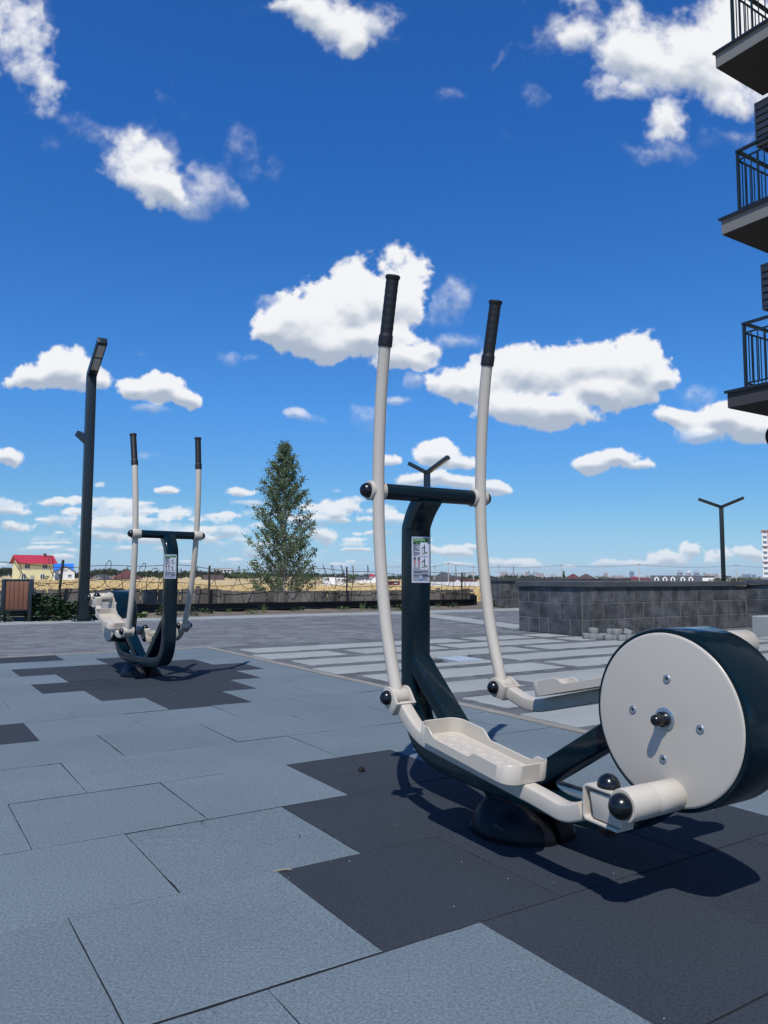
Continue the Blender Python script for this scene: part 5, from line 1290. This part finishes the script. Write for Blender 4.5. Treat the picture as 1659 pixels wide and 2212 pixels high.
BK_ = mat('birch_bark', (.55, .53, .48), .8, var=.4, vscale=14, col2=(.12, .10, .09)); TB = mat('tree_bark', (.09, .07, .055), .9)
def leaf(mb, p, s, rg, up=.2):
    d = Vector((rg.gauss(0, 1), rg.gauss(0, 1), rg.gauss(-.5, .9))).normalized(); n = d.cross(Vector((rg.gauss(0, 1), rg.gauss(0, 1), rg.gauss(0, 1)))).normalized()
    mb.add([p, p+d*s*.5+n*s*.42, p+d*s*1.05, p+d*s*.5-n*s*.42], [(0, 1, 2, 3)])
# the birch: trunk, ascending limbs, drooping leafy twigs
rg = random.Random(15); D = 23.0; root = empty('birch_tree', (bx(611.5, D), D, -.65)); tag(root, 'slender green birch behind the board fence, between the two trainers', 'tree')
Ht = bz(617, 952, D)+.65
mt = MB(); trunk = [Vector((.03*math.sin(z*1.3)+.05*z/Ht, .02*math.cos(z), z)) for z in [Ht*i/14 for i in range(15)]]
mt.tube(trunk, [.055*(1-i/15)+.006 for i in range(15)], 8)
t2 = [Vector((-.12+.02*z, .1, 0))+Vector((-.04*z, 0, z)) for z in (0, .8, 1.6, 2.4, 3.1)]; mt.tube(t2, [.035, .03, .022, .015, .008], 6)
ml = MB()
def crown_r(f):                       # radius profile from base (0) to tip (1)
    pr = [(0, .85), (.08, .95), (.18, .92), (.28, .84), (.38, .80), (.48, .90), (.58, .84), (.68, .70), (.78, .54), (.86, .38), (.93, .22), (.97, .12), (1, .03)]
    for (a, b), (c, d) in zip(pr, pr[1:]):
        if a <= f <= c: return b+(d-b)*(f-a)/(c-a)
    return .03
nb = 150
for i in range(nb):
    if rg.random() < .07: continue
    f = (i+.5)/nb; z0 = .35+(Ht-.45)*f**.92; az = i*2.39996+rg.uniform(-.3, .3); R0_ = crown_r(min(1, (z0-.35)/(Ht-.35)))*rg.choice((rg.uniform(.5, .9), rg.uniform(.9, 1.12), rg.uniform(1.0, 1.30)))
    rise = 1.0*R0_+.15; st = Vector((.05*z0/Ht, 0, max(.2, z0-rise)))
    e = Vector((math.cos(az)*R0_, math.sin(az)*R0_, z0)); midp = st.lerp(e, .55)+Vector((0, 0, .06))
    br = spline([st, midp, e], 5); mt.tube(br, [.012*(1-k/len(br))+.0025 for k in range(len(br))], 4, caps=False)
    for k in range(3, len(br)):
        for _ in range(3 if k < len(br)-2 else 5):
            a2 = rg.uniform(0, 6.283); tl = rg.uniform(.08, .24); q = Vector(br[k]); tip = q+Vector((math.cos(a2)*tl*.8, math.sin(a2)*tl*.8, rg.uniform(-.10, .13)))
            for j in range(9):
                p = q.lerp(tip, (j+rg.random())/7)+Vector((rg.gauss(0, .018), rg.gauss(0, .018), rg.gauss(0, .02)))
                leaf(ml, p, rg.uniform(.034, .060), rg)
    for j in range(6): leaf(ml, e+Vector((rg.gauss(0, .05), rg.gauss(0, .05), rg.uniform(-.05, .12))), rg.uniform(.04, .058), rg)
for j in range(34): leaf(ml, Vector((.05+rg.gauss(0, .035), rg.gauss(0, .035), Ht-rg.uniform(-.06, .45))), .048, rg)
mt.build('trunk', BK_, root); ml.build('crown', LB, root, smooth=False)

def bush_tree(name, p, D, q_top, wpx, label, mtl, seed, n=420, group='trees in the meadow', col_trunk=True, conical=False, q_base=None):
    rg = random.Random(seed); x = bx(p, D); gz = terrain_z(x, D); h = bz(p, q_top, D)-gz; w = wpx/1661*D/2*1.15
    root = empty(name, (x, D, gz)); tag(root, label, 'tree', group); mb = MB(); s = max(.10, h*.055)
    blobs = [(Vector((rg.uniform(-.6, .6)*w, rg.uniform(-.6, .6)*w, h*rg.uniform(.3, .78))), rg.uniform(.35, .6)) for _ in range(7)] if not conical else [(Vector((0, 0, h*(.12+.11*k))), .95-.11*k) for k in range(8)]
    for i in range(n):
        c, r = rg.choice(blobs); d = Vector((rg.gauss(0, 1), rg.gauss(0, 1), rg.gauss(0, 1))).normalized()*(.55+.45*rg.random())
        q = c+Vector((d.x*r*w, d.y*r*w, d.z*r*h*(.38 if not conical else .16))); q.z = max(.1, min(q.z, h)); leaf(mb, q, s*rg.uniform(.7, 1.5), rg)
    mb.build('crown', mtl, root, smooth=False); mb = MB(); mb.tube([(0, 0, -.2), (rg.uniform(-.1, .1), 0, h*.6)], [h*.02+.04, .03], 6); mb.build('trunk', TB, root)
rgt_ = random.Random(50)
trees = [(104, 240, 1242, 12, 'small light green bush in front of the yellow house'), (372, 240, 1243, 20, 'small light green tree behind the far trainer post'), (352, 280, 1241, 26, 'dull green tree left of the far trainer post'),
         (745, 300, 1249, 16, 'dark green tree beside the small white cube house'), (762, 290, 1237, 34, 'round dark green tree left of the near trainer handle'), (690, 270, 1239, 30, 'green tree just right of the birch'), (665, 280, 1240, 34, 'green tree half hidden by the right side of the birch'),
         (520, 270, 1235, 50, 'tall green tree half hidden by the left side of the birch'), (548, 285, 1237, 44, 'green tree behind the left foot of the birch'), (640, 290, 1241, 36, 'green tree behind the foot of the birch'),
         (1298, 310, 1240, 24, 'round green tree left of the red roofs over the wall'), (1217, 300, 1231, 8, 'narrow poplar by the utility pole over the wall'), (1150, 320, 1243, 20, 'light green bush over the stone wall near its corner'), (1205, 330, 1246, 16, 'dark bush left of the brown hipped house'),
         (1548, 300, 1242, 24, 'dark green tree left of the distant lamp pole'), (1573, 290, 1240, 26, 'dark green tree right of the distant lamp pole'), (1600, 300, 1243, 26, 'green tree below the far dark buildings'), (1622, 295, 1244, 26, 'green tree left of the tall white flats'), (1642, 300, 1243, 22, 'green tree at the foot of the tall white flats'), (1583, 310, 1245, 20, 'small green bush between the trees at the right'), (820, 300, 1246, 14, 'dark tree touching the near trainer left handle'), (928, 320, 1243, 14, 'dark tree left of the grey hipped roof'), (1060, 330, 1246, 16, 'dark tree behind the second dark red shed')]
for i, (p, D, q, w_, lab) in enumerate(trees): bush_tree('field_tree' if w_ > 9 else 'poplar', p, D, q, w_, lab, LG if i % 3 else LF, 500+i, n=560, conical=(w_ < 9))
# far wood: one mass of crowns
mb = MB(); rg = random.Random(64)
def woodtop(p):
    pts = [(-80, 1224), (30, 1225), (60, 1230), (120, 1232), (170, 1238), (195, 1232), (230, 1227), (300, 1232), (360, 1234), (420, 1232), (520, 1236), (700, 1237), (760, 1240), (830, 1242), (900, 1242), (1050, 1243.5), (1120, 1242), (1200, 1246), (1400, 1250), (1720, 1250)]
    for (a, b), (c, d) in zip(pts, pts[1:]):
        if a <= p <= c: return b+(d-b)*(p-a)/(c-a)
    return 1245
p = -90.0
while p < 1720:
    D = rg.uniform(322, 380) if p < 560 else rg.uniform(600, 900); x = bx(p, D); zt = bz(p, woodtop(p)+rg.uniform(-2.0, 2.6), D); gz = terrain_z(x, D); h = max(1.8, zt-gz); w = rg.uniform(1.5, 2.9)*(1 if p < 560 else 2.2)
    cs = [(Vector((rg.uniform(-.5, .5)*w, rg.uniform(-.5, .5)*w, h*rg.uniform(.35, .85))), rg.uniform(.35, .6)) for _ in range(4)]
    for i in range(95 if p < 560 else 60):
        c, r = rg.choice(cs); d = Vector((rg.gauss(0, 1), rg.gauss(0, 1), rg.gauss(0, 1))).normalized()*(.6+.4*rg.random()); q = c+Vector((d.x*r*w, d.y*r*w, d.z*r*h*.4)); q.z = max(0, min(q.z, h))
        leaf(mb, q+Vector((x, D, gz)), rg.uniform(.40, .85)*(1 if p < 560 else 2.0), rg)
    p += rg.uniform(1.6, 3.4)*(1 if p < 560 else 1.6)
tag(mb.build('far_wood', LF, smooth=False), 'long dark belt of woodland along the horizon', 'wood', kind='stuff')
# dry grass clumps of the meadow
mb = MB(); rg = random.Random(90)
for i in range(26000):
    y = 24+190*rg.random()**1.5; x = rg.uniform(-.56, .20)*y; z = terrain_z(x, y); h = rg.uniform(.12, .42); w = rg.uniform(.05, .16); a = rg.uniform(0, 3.14); sx_, sy_ = math.cos(a)*w, math.sin(a)*w; l = rg.uniform(-.12, .12)
    mb.add([(x-sx_, y-sy_, z-.02), (x+sx_, y+sy_, z-.02), (x+sx_*1.4+l, y+sy_*1.4, z+h), (x-sx_*.3+l, y-sy_*.3, z+h*rg.uniform(.6, 1.1))], [(0, 1, 2, 3)])
tag(mb.build('meadow_grass', mat('dry_grass', (.66, .49, .24), .95, island=.10, var=.15, vscale=.05, col2=(.58, .45, .22)), smooth=False), 'dry golden grass of the meadow', 'grass', kind='stuff')

# ------------------------------------------------------------------ thin summer haze
mb = MB(); mb.box((-8900, -2900, -7.5), (8900, 11900, 120))
hz_ = bpy.data.materials.new('haze_air'); hz_.use_nodes = True; t = hz_.node_tree
for n in list(t.nodes):
    if n.type != 'OUTPUT_MATERIAL': t.nodes.remove(n)
pv = t.nodes.new('ShaderNodeVolumePrincipled'); pv.inputs['Color'].default_value = (.82, .90, 1.0, 1); pv.inputs['Density'].default_value = 0.00005
t.links.new(pv.outputs[0], [n for n in t.nodes if n.type == 'OUTPUT_MATERIAL'][0].inputs['Volume'])
tag(mb.build('haze', hz_, smooth=False), 'thin pale haze that whitens the far skyline', 'haze', kind='stuff')
